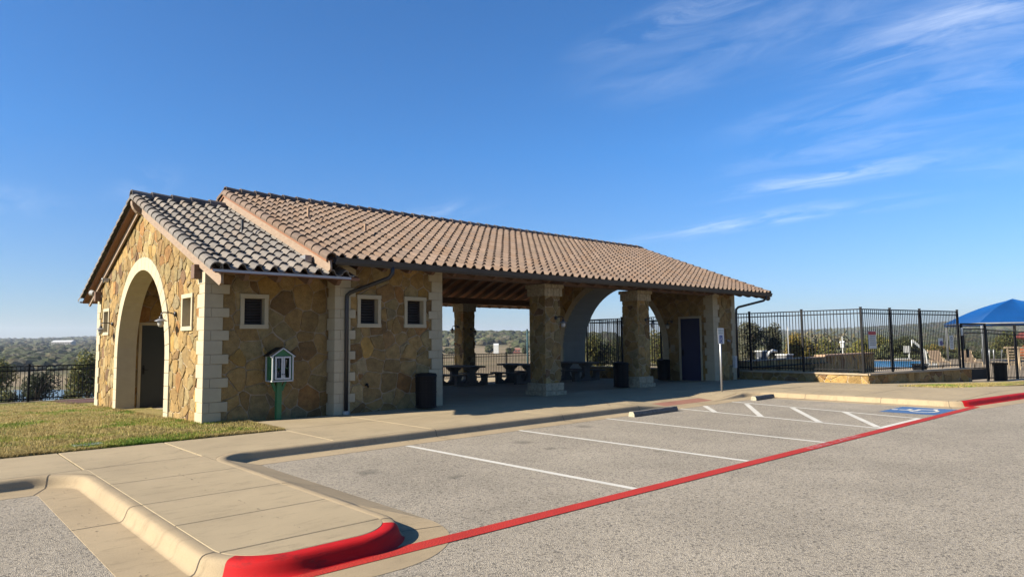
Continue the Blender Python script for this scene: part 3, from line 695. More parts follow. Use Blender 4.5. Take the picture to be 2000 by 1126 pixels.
def soffit(X0, X1, cy, r, zs, zb, mat, bands, nm='arch_soffit'):
    mb = MB(); g = .003; N = 26
    prof = [(cy-r, zb)]+[(cy-r, zb+(zs-zb)*i/4) for i in range(1, 4)]+[(cy-r*math.cos(math.pi*i/N), zs+r*math.sin(math.pi*i/N)) for i in range(N+1)]+[(cy+r, zs+(zb-zs)*i/4) for i in range(1, 5)]
    mb.cur = 1
    mb.add([(X0+.01, y, z) for y, z in prof]+[(X1-.01, y, z) for y, z in prof], [(i, i+1, len(prof)+i+1, len(prof)+i) for i in range(len(prof)-1)])
    mb.cur = 0
    for b in range(bands):
        xa = X0+(X1-X0)*b/bands+g; xb = X0+(X1-X0)*(b+1)/bands-g
        for i in range(len(prof)-1):
            (ya, za), (yb, zb_) = prof[i], prof[i+1]; cyy, czz = cy, max(zs, .0)
            d = Vector((yb-ya, zb_-za)).normalized(); nn = Vector((d.y, -d.x))*.012; e = d*g
            if (i % 3 == b % 2): ea = e
            else: ea = Vector((0, 0))
            A = (ya+ea.x+nn.x, za+ea.y+nn.y); B = (yb+nn.x, zb_+nn.y)
            mb.add([(xa, A[0], A[1]), (xb, A[0], A[1]), (xb, B[0], B[1]), (xa, B[0], B[1])], [(0, 1, 2, 3)])
    return mb.build(nm, [mat, M_MORT], ROOT)
soffit(BX-.04, BX+.405, CY, RI+.004, ZS, -.25, M_LIME, 1)
soffit(21.615, 23.075, CY2, R2+.004, Z2, -.3, M_LIMEG, 2)
# quoins
def quoin(x, y, sx, sy_, z0, z1, hs=(.262, .188), la=(.42, .30), lb=(.36, .26), mat=M_LIME, seed=0, name='quoin', topz=None):
    """corner at (x,y); blocks run sx along X and sy_ along Y; front face normal is -sy_ side, side face normal -sx side"""
    mb = MB(); z = z0; i = 0; r = random.Random(seed)
    while z < z1-.05:
        h = hs[i % 2]*r.uniform(.95, 1.05); zt = min(z+h, z1)
        A = la[0] if i % 2 else la[1]; B = lb[1] if i % 2 else lb[0]
        p = .05; q = .003
        if i % 2:
            mb.box(*sorted2(x-sx*p, x+sx*.10), z+q, zt-q, ys=sorted((y-sy_*p, y+sy_*B))) if False else None
        xa, xb = sorted((x-sx*p, x+sx*A)); ya, yb = sorted((y-sy_*p, y+sy_*B))
        if i % 2 and A > .3:                       # long course: two stones with a joint near the corner
            xm = x+sx*.08
            c0, c1 = sorted((x-sx*p, xm-sx*q)); mb.box(c0, ya, z+q, c1, yb, zt-q)
            c0, c1 = sorted((xm+sx*q, x+sx*A)); d0, d1 = sorted((y-sy_*p, y+sy_*.1)); mb.box(c0, d0, z+q, c1, d1, zt-q)
        else:
            mb.box(xa, ya, z+q, xb, yb, zt-q)
        z = zt; i += 1
    o = mb.build(name, mat, ROOT, bevel=.007)
    c = MB(); c.box(*[v for v in (min(x-sx*.04, x+sx*.2), min(y-sy_*.04, y+sy_*.2), z0, max(x-sx*.04, x+sx*.2), max(y-sy_*.04, y+sy_*.2), z1)]); c.build('quoin_joint', M_MORT, o)
    return o
quoin(BX, 13.36, 1, 1, -.05, 2.98, seed=1)
quoin(BX, 22.45, 1, -1, -.30, 2.92, seed=2)
quoin(6.84, 13.0, 1, 1, -.02, 3.26, la=(.44, .32), lb=(.30, .22), seed=3)
quoin(9.54, 13.0, -1, 1, -.02, 3.24, la=(.34, .26), lb=(.36, .3), seed=4)
quoin(21.65, 13.0, 1, 1, -.02, 3.24, la=(.38, .27), lb=(.34, .26), seed=5)
quoin(23.08, 13.0, -1, 1, -.02, 3.24, la=(.25, .16), lb=(.34, .26), seed=6)
quoin(21.65, 22.4, 1, -1, -.28, 3.0, la=(.38, .27), lb=(.34, .26), seed=7)
# windows
def window(fr, x0, z0, x1, z1, louver=True, w=.075, proud=.05, depth=.14):
    mb = MB()
    for q in (rect(x0-.01, z1-w, x1+.01, z1+.01), rect(x0-.01, z0-.01, x1+.01, z0+w), rect(x0, z0+w+.001, x0+w, z1-w-.001), rect(x1-w, z0+w+.001, x1, z1-w-.001)):
        mb.prism(q, fr, -depth, proud)
    o = mb.build('window', M_LIME, ROOT, bevel=.005)
    b = MB(); b.prism(rect(x0+w, z0+w, x1-w, z1-w), fr, -depth-.06, -depth-.04); b.build('window_back', M_VOID if louver else M_NICHE, o)
    if louver:
        l = MB(); n = 9; og, U, V, N = fr
        fw = .018
        for q in (rect(x0+w, z0+w, x0+w+fw, z1-w), rect(x1-w-fw, z0+w, x1-w, z1-w)): l.prism(q, fr, -depth, -depth+.03)
        for i in range(n):
            z = z0+w+(z1-z0-2*w)*(i+.5)/n
            a = og+U*(x0+w)+V*(z-.016)+N*(-depth+.025); c = og+U*(x1-w)+V*(z-.016)+N*(-depth+.025); d = V*.034+N*(-.032)
            l.add([a, c, c+d, a+d, a-V*.006, c-V*.006, c+d-V*.006, a+d-V*.006], [(0, 1, 2, 3), (4, 7, 6, 5), (0, 4, 5, 1)])
        l.build('louver', M_LOUV, o)
    return o
window(FY(13.36), 4.965, 1.80, 5.52, 2.47)
window(FY(13.0), 7.33, 1.83, 7.91, 2.52)
window(FY(13.0), 8.53, 1.83, 9.12, 2.52)
for g in GW: window(FG, g[0][0], g[0][1], g[2][0], g[2][1], louver=False, depth=.12)
# doors
def door(fr, u0, u1, z0, z1, mat, fw=.075, label=None, hs=1, jamb=M_LIME):
    fm = MB()
    for q in (rect(u0-fw, z0, u0, z1+fw), rect(u1, z0, u1+fw, z1+fw), rect(u0, z1, u1, z1+fw)): fm.prism(q, fr, -.1, .03)
    fo = fm.build('door_frame', jamb, ROOT, bevel=.004)
    d = MB(); d.prism(rect(u0, z0+.01, u1, z1-.003), fr, -.045, -.012); do = d.build('door', mat, ROOT)
    if label: do['label'] = label
    h = MB(); og, U, V, N = fr; uh = u0+.07 if hs > 0 else u1-.07; b = og+U*uh+V*(z0+1.02)
    h.bar(b+N*-.012, b+N*.045, .03); h.bar(b+N*.04, b+N*.04+U*.11*hs, .022)
    h.prism(rect(uh-.025, z0+.9, uh+.025, z0+1.14), fr, -.012, -.004)
    h.build('door_handle', M_BLACK, do)
door(FY(20.12), 4.88, 5.80, -.19, 2.02, M_DOORG, label='dark green flush door inside the arched entry')
door(FX(21.65), 13.53, 14.36, -.03, 2.25, M_DOORB, hs=-1, label='navy blue flush door at the far end of the pavilion')
# columns
def column(x, y, zb, w=.585):
    e = thing('column', (x, y, zb), None, None); e.parent = ROOT; e.location = (x-BX, y-13.36, zb); e['_org'] = (x, y, zb)
    mb = MB(); mb.cur = 0; mb.box(x, y, zb, x+w, y+w, 2.95); mb.cur = 1; q = rect(0, zb+.3, w, 2.74); sd = int(x*10+y)
    stones(mb, q, [], FR((x, y, 0), (1, 0, 0), (0, 0, 1), (0, -1, 0)), .27, sd, an=1.05)
    k = len(mb.f); stones(mb, q, [], FR((x, y, 0), (0, 1, 0), (0, 0, 1), (-1, 0, 0)), .27, sd+1, an=1.05)
    stones(mb, q, [], FR((x, y+w, 0), (1, 0, 0), (0, 0, 1), (0, 1, 0)), .27, sd+2, an=1.05)
    for i in range(k, len(mb.f)): mb.f[i] = mb.f[i][::-1]
    stones(mb, q, [], FR((x+w, y, 0), (0, 1, 0), (0, 0, 1), (1, 0, 0)), .27, sd+3, an=1.05)
    mb.build('shaft', [M_MORT, M_STONE], e, colors=True)
    def band(name, rows):
        b = MB(); r = random.Random(sd+9)
        for (z0, z1, p) in rows:
            b.box(x-p+.03, y-p+.03, z0+.004, x+w+p-.03, y+w+p-.03, z1-.004)
            L = w+2*p; n = 6
            for i in range(n):
                a = L*i/n+.004; c = L*(i+1)/n-.004
                for side in range(4):
                    o_ = r.uniform(-.006, .006)
                    if side == 0: b.box(x-p+a, y-p+o_, z0+.003, x-p+c, y-p+.08, z1-.003)
                    if side == 2: b.box(x-p+a, y+w+p-.08, z0+.003, x-p+c, y+w+p+o_, z1-.003)
                    if 0 < i < n-1:
                        if side == 1: b.box(x-p+o_, y-p+a, z0+.003, x-p+.08, y-p+c, z1-.003)
                        if side == 3: b.box(x+w+p-.08, y-p+a, z0+.003, x+w+p+o_, y-p+c, z1-.003)
                    else:
                        yy0, yy1 = (y-p+.081, y-p+c) if i == 0 else (y-p+a, y+w+p-.081)
                        if side == 1 and yy1 > yy0: b.box(x-p+.001, yy0, z0+.003, x-p+.08, yy1, z1-.003)
                        if side == 3 and yy1 > yy0: b.box(x+w+p-.08, yy0, z0+.003, x+w+p-.001, yy1, z1-.003)
        b.build(name, M_CAPB, e, bevel=.006)
    band('capital', [(2.72, 2.94, .06), (2.94, 3.05, .095)])
    band('plinth', [(zb, zb+.125, .115), (zb+.125, zb+.335, .07)])
    return e
column(13.10, 13.0, 0); column(17.24, 13.0, 0)
column(13.10, 21.85, zg(0, 22)-.01); column(17.24, 21.85, zg(0, 22)-.01)
# beams
bm = MB(); bm.box(9.54, 13.06, 3.052, 21.65, 13.34, 3.31); bm.build('eave_beam', M_BEAM, ROOT, bevel=.008)
bm = MB(); bm.box(9.54, 22.1, 3.052, 21.65, 22.38, 3.31); bm.build('eave_beam', M_BEAM, ROOT, bevel=.008)
bm = MB(); bm.box(9.54, 17.78, 4.80, 21.65, 18.02, 5.10); bm.build('ridge_beam', M_BEAM, ROOT, bevel=.008)
for y in (13.5, 22.12):
    bm = MB(); bm.box(BX-.19, y, 2.75, BX+.1, y+.19, 3.02); bm.build('beam_end', M_BEAM, ROOT, bevel=.008)
def corbel(X0, X1, z):                                # curved ridge beam end at a gable
    b = MB(); q = [(X1, z), (X0, z), (X0+.01, z-.10), (X0+.05, z-.19), (X0+.12, z-.27), (X0+.2, z-.31), (X1, z-.33)]
    b.prism(q, FR((0, 17.82, 0), (1, 0, 0), (0, 0, 1), (0, 1, 0)), 0, .16); b.build('ridge_corbel', M_RAKE, ROOT, bevel=.006)
corbel(BX-.31, BX+.05, WD(17.9)-.06); corbel(6.19, 6.9, MD(17.9)-.06)
# roof decks
def deck(x0, x1, D, half, th, name='roof_deck'):
    for sgn in (-1, 1):
        b = MB(); y0 = 17.9+sgn*half; y1 = 17.9
        vs = [(x, y, D(y)-t) for x in (x0, x1) for (y, t) in ((y0, th), (y1, th), (y1, 0), (y0, 0))]
        b.add(vs, [(0, 1, 2, 3), (7, 6, 5, 4), (0, 4, 5, 1), (1, 5, 6, 2), (2, 6, 7, 3), (3, 7, 4, 0)]); b.build(name, M_DECK, ROOT)
deck(BX-.24, 6.95, WD, 5.68, .06); deck(6.16, 24.14, MD, 5.78, .06)
def rafter(x, D, sgn, y_in, y_out, w=.085, d=.19):
    b = MB(); P = []
    yo = 17.9+sgn*y_out; yi = 17.9+sgn*y_in
    o = [(yi, D(yi)-.061), (yi, D(yi)-.061-d)]
    e = yo-sgn*.16
    o += [(e, D(e)-.061-d), (e+sgn*.06, D(e)-.061-d+.005), (e+sgn*.11, D(e)-.061-d+.04), (e+sgn*.14, D(e)-.061-d+.09), (yo, D(yo)-.10), (yo, D(yo)-.061)]
    b.prism(o, FR((x-w/2, 0, 0), (0, 1, 0), (0, 0, 1), (1, 0, 0)), 0, w)
    return b.build('rafter', M_BEAM, ROOT, bevel=.005)
for sgn in (-1, 1):
    first = rafter(7.0, MD, sgn, .1, 5.66)
    for i in range(1, 28):
        c = first.copy(); c.location.x += i*.62; COL.objects.link(c); c.parent = ROOT
    fw_ = rafter(BX+.38, WD, sgn, .1, 5.58)
    for i in range(1, 4):
        c = fw_.copy(); c.location.x += i*.62; COL.objects.link(c); c.parent = ROOT
# rake boards
def rake(X, D, half, mat, h=.20, hfar=None, t=.045, tipdrop=.0, top=.01, name='bargeboard'):
    for sgn in (-1, 1):
        if sgn > 0 and hfar: h = hfar
        b = MB(); yo = 17.9+sgn*half; s_ = [(17.9+sgn*.0, D(17.9)-top), (17.9, D(17.9)-top-h)]
        poly = [(17.9, D(17.9)-top), (17.9, D(17.9)-top-h*1.08), (yo-sgn*.06, D(yo)-top-h*1.08+.02), (yo+sgn*.02, D(yo)-top-h*1.0+.04), (yo+sgn*.03, D(yo)-top-h*.6), (yo, D(yo)-top)]
        b.prism(poly, FR((X, 0, 0), (0, 1, 0), (0, 0, 1), (1, 0, 0)), 0, t); b.build(name, mat, ROOT, bevel=.004)
rake(BX-.10, WD, 5.56, M_RAKE, h=.25, hfar=.15, top=.061); rake(6.20, MD, 5.84, M_RAKE, h=.22); rake(24.06, MD, 5.84, M_RAKE, h=.22)
for sgn in (-1, 1):                                    # trim band on the gable stone below the soffit
    b = MB(); yo = 17.9+sgn*4.5; b.prism([(17.9, WD(17.9)-.065), (17.9, WD(17.9)-.40), (yo, WD(yo)-.40), (yo, WD(yo)-.065)], FR((BX-.05, 0, 0), (0, 1, 0), (0, 0, 1), (1, 0, 0)), 0, .045)
    if sgn < 0: b.build('gable_trim', M_RAKE, ROOT)
# tiles
def tiles(name, x0, x1, D, slope, half, mat, cols_, tw=.279, ex=.335, seed=3):
    L = half*math.sqrt(1+slope*slope); nrow = int(round(L/ex)); ex = L/nrow; nc = max(1, int(round((x1-x0)/tw))); tw = (x1-x0)/nc
    prof = [(0, .004), (.05, .012), (.09, .042), (.16, .074), (.25, .093), (.34, .095), (.43, .078), (.50, .046), (.55, .012), (.64, -.006), (.80, -.014), (.92, -.008), (1.0, .004)]
    ch = math.cos(math.atan(slope)); sh = math.sin(math.atan(slope)); K = len(prof)
    for sgn in (-1, 1):
        r = random.Random(seed+sgn); mb = MB()
        for i in range(nrow):
            s0 = i*ex; s1 = (i+1)*ex+.03
            for j in range(nc):
                c = r.choice(cols_); k = r.uniform(.92, 1.08); mb.col = tuple(v*k for v in c); jit = r.uniform(-.009, .009); jx = r.uniform(-.004, .004); lift = .050+r.uniform(0, .006)
                P = []
                for (s, up) in ((s0+jit, lift-.024), (s0+jit, lift), (s1, .006)):
                    for (u, h) in prof:
                        hh = h+up; y = 17.9+sgn*(half-s*ch); z0 = D(17.9+sgn*half)+s*sh
                        P.append((x0+(j+u)*tw+jx, y+sgn*hh*sh, z0+hh*ch+.012))
                fs = [(a, a+1, K+a+1, K+a) for a in range(K-1)]+[(K+a, K+a+1, 2*K+a+1, 2*K+a) for a in range(K-1)]
                if sgn > 0: fs = [f[::-1] for f in fs]
                mb.add(P, fs)
        mb.build(name, mat, ROOT, colors=True)
CW = [(.255, .225, .195), (.23, .205, .18), (.28, .245, .21), (.205, .185, .165), (.24, .20, .165)]
CM = [(.245, .172, .126), (.225, .157, .113), (.26, .183, .135), (.215, .155, .118), (.235, .155, .105)]
tiles('roof_tiles', BX-.17, 6.8, WD, .385, 5.74, M_TILEW, CW)
tiles('roof_tiles', 6.36, 23.97, MD, .39, 5.86, M_TILEM, CM)
def barrels(name, P0, P1, r0, n, mat, cols_, seed, up, side):
    """overlapping half-round tiles from low end P0 to high end P1"""
    P0 = Vector(P0); P1 = Vector(P1); d = (P1-P0).normalized(); L = (P1-P0).length; ex = L/n; up = (Vector(up)-d*Vector(up).dot(d)).normalized(); sd = d.cross(up).normalized()
    mb = MB(); r = random.Random(seed); K = 9
    for i in range(n):
        c = r.choice(cols_); k = r.uniform(.86, 1.12); mb.col = tuple(v*k for v in c)
        a = P0+d*(i*ex); b = P0+d*((i+1)*ex+.05); vs = []
        for (p, rr, l) in ((a, r0-.02, .02), (a, r0, .022), (b, r0*.86, .0)):
            for q in range(K):
                t = R(-18)+R(216)*q/(K-1); vs.append(p+sd*math.cos(t)*rr+up*(math.sin(t)*rr+l))
        mb.add(vs, [(q, q+1, K+q+1, K+q) for q in range(K-1)]+[(K+q, K+q+1, 2*K+q+1, 2*K+q) for q in range(K-1)])
    o = mb.build(name, mat, ROOT, colors=True)
    for p in o.data.polygons: p.use_smooth = False
    return o
for (X, D, half, mat, cc, n) in ((BX-.235, WD, 5.76, M_TILEW, CW, 18), (6.22, MD, 5.88, M_TILEM, CM, 18), (24.02, MD, 5.88, M_TILEM, CM, 18)):
    for sgn in (-1, 1):
        yo = 17.9+sgn*half
        barrels('rake_tiles', (X, yo, D(yo)+.03), (X, 17.9, D(17.9)+.03), .115, n, mat, cc, int(X*7)+sgn, (0, 0, 1), 1)
barrels('ridge_tiles', (6.2, 17.9, MD(17.9)+.05), (24.1, 17.9, MD(17.9)+.05), .15, 46, M_TILEM, [(.17, .13, .11), (.13, .11, .10), (.21, .16, .13)], 4, (0, 0, 1), 1)
barrels('ridge_tiles', (BX-.32, 17.9, WD(17.9)+.05), (6.7, 17.9, WD(17.9)+.05), .15, 6, M_TILEW, [(.16, .14, .13), (.2, .18, .17)], 5, (0, 0, 1), 1)
# gutters, drip edge, downspouts
for sgn in (-1, 1):
    y = 17.9+sgn*5.80
    g = MB(); prof = [(0, 0), (.0, -.11), (.03, -.135), (.085, -.135), (.11, -.09), (.125, -.03), (.135, 0), (.12, 0), (.108, -.035), (.095, -.085), (.08, -.12), (.03, -.12), (.012, -.10), (.012, 0)]
    pts = [(y+sgn*p, 3.165+z) for p, z in prof]
    g.prism(pts, FR((6.30, 0, 0), (0, 1, 0), (0, 0, 1), (1, 0, 0)), 0, 17.86); 
    g.build('gutter', M_BRNZ, ROOT)
    g = MB(); yw = 17.9+sgn*5.755; g.bar((BX-.30, yw, 2.785), (6.72, yw, 2.785), .012, .045); g.build('drip_edge', M_DRIP, ROOT)
def spout(pts, r=.043):
    g = MB(); g.tube([p for p in pts], r, 12); o = g.build('downspout', M_BRNZ, ROOT, smooth=True); return o
spout([(7.62, 12.03, 3.06), (7.62, 12.04, 2.93), (7.58, 12.10, 2.84), (7.1, 12.86, 2.56), (7.06, 12.92, 2.50), (7.05, 12.92, 2.40), (7.05, 12.92, .06)])
spout([(23.75, 12.03, 3.06), (23.75, 12.03, 2.96), (23.70, 12.10, 2.88), (23.22, 12.86, 2.66), (23.17, 12.92, 2.58), (23.16, 12.92, 2.45), (23.16, 12.92, .05)])
g = MB(); g.tube([(7.05, 12.91, -.0), (7.05, 12.91, .07)], .075, 14); g.build('drain_boot', M_GALV, ROOT)
# vents on the roof
for (x, y, D, m) in ((5.66, 15.19, WD, M_BRNZ), (7.46, 15.66, MD, M_TERR), (8.40, 14.51, MD, M_TERR)):
    g = MB(); g.tube([(x, y, D(y)-.02), (x, y, D(y)+.33)], .035, 10); g.tube([(x, y, D(y)+.0), (x, y, D(y)+.10)], [.09, .045], 10); g.build('vent_pipe', m, ROOT, smooth=False)
g = MB(); g.box(6.02, 12.75, WD(12.9)+.06, 6.16, 13.0, WD(12.9)+.2); g.build('roof_flashing', M_GALV, ROOT)
# wall lamps
def lamp(x, y, z, out, globe=True, s=1.):
    b = Vector((x, y, z)); o = Vector(out).normalized()
    g = MB(); g.tube([b-o*.01, b+o*.03], .05*s, 12); g.tube([b+o*.02, b+o*.12+Vector((0, 0, .03)), b+o*.24+Vector((0, 0, .03)), b+o*.28+Vector((0, 0, 0)), b+o*.28+Vector((0, 0, -.06))], .013, 8)
    g.tube([b+o*.28+Vector((0, 0, -.05)), b+o*.28+Vector((0, 0, -.12))], [.035, .045], 12)
    lo = g.build('wall_lamp', M_BRNZ, ROOT, smooth=True)
    c = b+o*.28
    g = MB(); g.lathe([(.0, -.10), (.05, -.105), (.12, -.145), (.125, -.15), (.11, -.15), (.04, -.115)], tuple(c), 20); g.build('lamp_shade', M_BRNZ if not globe else M_GALV, lo, smooth=True)
    g = MB(); g.lathe([(.045, -.14), (.062, -.17), (.062, -.21), (.045, -.26), (.0, -.275)], tuple(c), 16); g.build('lamp_globe', M_LAMPG, lo, smooth=True)
lamp(BX-.03, 15.14, 2.13, (-1, 0, 0)); lamp(BX-.03, 20.66, 2.06, (-1, 0, 0))
lamp(13.50, 12.98, 2.12, (0, -1, 0)); lamp(17.62, 12.98, 2.12, (0, -1, 0)); lamp(17.62, 21.83, 2.0, (0, -1, 0)); lamp(21.62, 14.72, 2.15, (-1, 0, 0)); lamp(17.22, 22.2, 2.1, (-1, 0, 0))
# security camera and dish under the far soffit of the gable
g = MB(); g.tube([(BX-.02, 21.35, 3.33), (BX-.10, 21.35, 3.30)], .02, 8); g.tube([(BX-.06, 21.30, 3.28), (BX-.17, 21.28, 3.27)], [.06, .05], 12); g.box(BX-.2, 21.22, 3.31, BX-.03, 21.36, 3.34)
co_ = g.build('security_camera', M_CAMW, ROOT, smooth=False)
g = MB(); g.tube([(BX-.172, 21.277, 3.27), (BX-.178, 21.276, 3.27)], .04, 12); g.build('camera_lens', M_BLACK, co_)
g = MB(); g.tube([(BX-.19, 22.33, 2.98), (BX-.25, 22.40, 3.0)], [.07, .085], 14); g.build('dish_antenna', M_CAMW, ROOT)
# hose bibs, drain holes
g = MB(); g.tube([(7.55, 12.98, .58), (7.55, 12.90, .58), (7.55, 12.87, .54)], .02, 8); g.tube([(7.55, 12.92, .62), (7.55, 12.92, .58)], .03, 8); g.build('hose_tap', M_BLACK, ROOT)
g = MB(); g.tube([(22.55, 12.98, 1.42), (22.55, 12.90, 1.42), (22.55, 12.86, 1.37)], .02, 8); g.tube([(22.47, 12.9, 1.42), (22.63, 12.9, 1.42)], .014, 6); g.tube([(22.55, 12.96, 1.42), (22.55, 12.94, 1.42)], .045, 10); g.build('shower_tap', M_GALV, ROOT)
g = MB(); g.box(22.86, 12.86, .42, 23.0, 12.96, .85); g.build('meter_box', M_CAMW, ROOT, bevel=.005)
g = MB(); g.box(14.62-.06, 0, 0, 14.7, .01, .01); 
g = MB(); g.box(21.60, 14.62, 1.05, 21.63, 14.78, 1.28); g.build('notice_plate', M_NICHE, ROOT)

# ================================================================== THINGS ABOUT THE PAVILION
def trash(loc, label, group='black slatted litter bins', flare=False, wire=False):
    t = thing('litter_bin', loc, label, 'litter bin', group); x, y, z = loc
    g = MB(); g.lathe([(.0, .03), (.205, .03), (.205, .70), (.19, .70), (.19, .05)], loc, 24); g.build('liner', M_BLACK, t, smooth=False)
    g = MB(); n = 22
    for i in range(n):
        a = 2*math.pi*i/n; c, s = math.cos(a), math.sin(a); p = lambda r, zz: Vector((x+c*r, y+s*r, z+zz))
        g.bar(p(.225, .05), p(.23, .64), .042, .008, (c, s, 0))
        if flare: g.bar(p(.23, .64), p(.285, .74), .042, .008, (c, s, 0))
        else: g.bar(p(.23, .64), p(.235, .73), .042, .008, (c, s, 0))
    g.build('slats', M_BLACK, t)
    g = MB(); rr = .285 if flare else .245
    for zz in (.04, .36, .60): g.lathe([(.215, zz), (.24, zz), (.24, zz+.035), (.215, zz+.035)], loc, 24)
    g.build('hoops', M_BLACK, t, smooth=False)
    g = MB(); g.lathe([(rr-.03, .72), (rr, .72), (rr+.008, .735), (rr, .755), (rr-.03, .755)], loc, 24); g.build('rim', M_BLACK, t, smooth=False)
    if not flare:
        g = MB(); g.lathe([(rr, .755), (rr-.02, .79), (rr-.1, .80), (rr-.11, .77)], loc, 24); g.build('lid', M_BLACK, t, smooth=True)
    return t
trash((8.83, 12.55, 0), 'black slatted litter bin against the stone wall by the cream quoin')
trash((16.72, 13.30, 0), 'black slatted litter bin standing beside the second front column')
trash((21.35, 14.95, zg(0, 15)), 'black litter bin in front of the arch beside the navy door')
g_bin = trash((33.3, 6.98, -.36), 'tall flared black litter bin just inside the pool gate', flare=True)
trash((29.0, 8.62, -.30), 'low flared black litter bin behind the pool wall near the notices', flare=True)

def table(loc, label):
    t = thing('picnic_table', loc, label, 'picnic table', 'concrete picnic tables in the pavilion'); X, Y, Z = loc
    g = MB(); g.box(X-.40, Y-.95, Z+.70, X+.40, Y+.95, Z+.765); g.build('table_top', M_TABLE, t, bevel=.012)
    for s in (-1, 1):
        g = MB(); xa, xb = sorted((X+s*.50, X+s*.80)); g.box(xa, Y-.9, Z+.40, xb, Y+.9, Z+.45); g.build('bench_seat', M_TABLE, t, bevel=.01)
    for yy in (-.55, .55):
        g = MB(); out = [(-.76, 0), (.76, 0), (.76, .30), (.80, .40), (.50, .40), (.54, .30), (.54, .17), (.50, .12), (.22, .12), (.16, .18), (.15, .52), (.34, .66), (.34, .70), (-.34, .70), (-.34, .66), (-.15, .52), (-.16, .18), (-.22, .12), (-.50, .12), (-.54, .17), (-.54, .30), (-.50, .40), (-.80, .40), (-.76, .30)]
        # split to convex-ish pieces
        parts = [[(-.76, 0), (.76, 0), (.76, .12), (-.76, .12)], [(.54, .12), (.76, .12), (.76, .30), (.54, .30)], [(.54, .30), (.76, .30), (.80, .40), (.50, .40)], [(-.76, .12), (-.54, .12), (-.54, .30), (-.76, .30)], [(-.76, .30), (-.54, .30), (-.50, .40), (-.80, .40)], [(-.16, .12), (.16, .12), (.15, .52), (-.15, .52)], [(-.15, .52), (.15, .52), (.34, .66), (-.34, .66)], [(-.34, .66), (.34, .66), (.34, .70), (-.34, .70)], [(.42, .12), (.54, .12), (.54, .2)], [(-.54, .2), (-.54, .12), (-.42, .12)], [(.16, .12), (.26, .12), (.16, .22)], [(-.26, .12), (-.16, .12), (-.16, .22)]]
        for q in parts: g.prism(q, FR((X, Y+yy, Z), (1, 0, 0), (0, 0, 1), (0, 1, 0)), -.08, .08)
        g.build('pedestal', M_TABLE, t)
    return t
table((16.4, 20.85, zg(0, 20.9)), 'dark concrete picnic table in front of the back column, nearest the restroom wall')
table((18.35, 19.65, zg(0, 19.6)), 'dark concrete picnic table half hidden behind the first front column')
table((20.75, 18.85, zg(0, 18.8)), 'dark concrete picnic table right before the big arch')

# little library
L0 = (5.66, 13.05, -.01); t = thing('little_library', L0, 'green and white free book cabinet with glass doors on a green post', 'book cabinet')
g = MB(); g.box(5.61, 13.05, -.05, 5.71, 13.15, .74); g.build('post', M_GREEN, t, bevel=.004)
g = MB(); g.bar((5.60, 13.1, .56), (5.52, 13.1, .74), .035, .05); g.bar((5.72, 13.1, .56), (5.80, 13.1, .74), .035, .05); g.build('brace', M_GREEN, t)
cx0, cx1, cy0, cy1, cz0, cz1 = 5.465, 5.855, 12.90, 13.22, .76, 1.25
g = MB(); g.box(cx0, cy0+.02, cz0, cx0+.02, cy1, cz1); g.box(cx1-.02, cy0+.02, cz0, cx1, cy1, cz1); g.box(cx0, cy1-.02, cz0, cx1, cy1, cz1); g.box(cx0, cy0+.02, cz0, cx1, cy1, cz0+.02)
g.prism([(cx0, cz1), (cx1, cz1), ((cx0+cx1)/2, cz1+.13)], FR((0, cy0+.02, 0), (1, 0, 0), (0, 0, 1), (0, 1, 0)), 0, .018); g.box(cx0, cy0+.03, 1.0, cx1, cy1-.02, 1.015)
g.build('cabinet', M_GREEN, t)
g = MB()
for (a, b) in (((cx0-.01, cy0+.01, cz0), (cx0-.01, cy0+.01, cz1)), ((cx1+.01, cy0+.01, cz0), (cx1+.01, cy0+.01, cz1)), ((cx0-.02, cy0+.01, cz0), (cx1+.02, cy0+.01, cz0)), ((cx0-.01, cy1, cz0), (cx0-.01, cy1, cz1)), ((cx0-.01, cy0+.0, cz0), (cx0-.01, cy1, cz0)), ((cx0-.01, cy0+.0, cz1), (cx0-.01, cy1, cz1))): g.bar(a, b, .024)
xm = (cx0+cx1)/2
g.bar((cx0-.05, cy0+.005, cz1-.02), (xm, cy0+.005, cz1+.15), .03, .022); g.bar((xm, cy0+.005, cz1+.15), (cx1+.05, cy0+.005, cz1-.02), .03, .022); g.build('trim', M_WTRIM, t)
g = MB()
for sx_ in (-1, 1):
    a = Vector((xm, 0, cz1+.165)); e = Vector((xm+sx_*.255, 0, cz1-.005)); n_ = Vector((sx_*.3, 0, .55)).normalized()*.012
    g.add([(a.x, cy0-.01, a.z), (e.x, cy0-.01, e.z), (e.x, cy1+.03, e.z), (a.x, cy1+.03, a.z), (a.x+n_.x, cy0-.01, a.z+n_.z), (e.x+n_.x, cy0-.01, e.z+n_.z), (e.x+n_.x, cy1+.03, e.z+n_.z), (a.x+n_.x, cy1+.03, a.z+n_.z)], [(0, 1, 2, 3), (7, 6, 5, 4), (0, 4, 5, 1), (1, 5, 6, 2), (2, 6, 7, 3), (3, 7, 4, 0)])
g.build('cabinet_roof', M_BLACK, t)
for (a, b, kx) in ((cx0+.035, xm-.004, 1), (xm+.004, cx1-.035, -1)):
    g = MB(); w = .032; z0, z1 = cz0+.03, cz1-.01; y0, y1 = cy0-.006, cy0+.018
    g.box(a, y0, z0, a+w, y1, z1); g.box(b-w, y0, z0, b, y1, z1); g.box(a+w, y0, z1-w, b-w, y1, z1); g.box(a+w, y0, z0, b-w, y1, z0+w)
    d = g.build('cabinet_door', M_WTRIM, t, bevel=.002)
    p = MB(); p.box(a+w, cy0+.004, z0+w, b-w, cy0+.008, z1-w); p.build('pane', M_GLASS, d)
    p = MB(); kxx = b-w/2 if kx > 0 else a+w/2; p.tube([(kxx, y0, cz0+.13), (kxx, y0-.02, cz0+.13)], .009, 8); p.build('knob', M_BLACK, d)
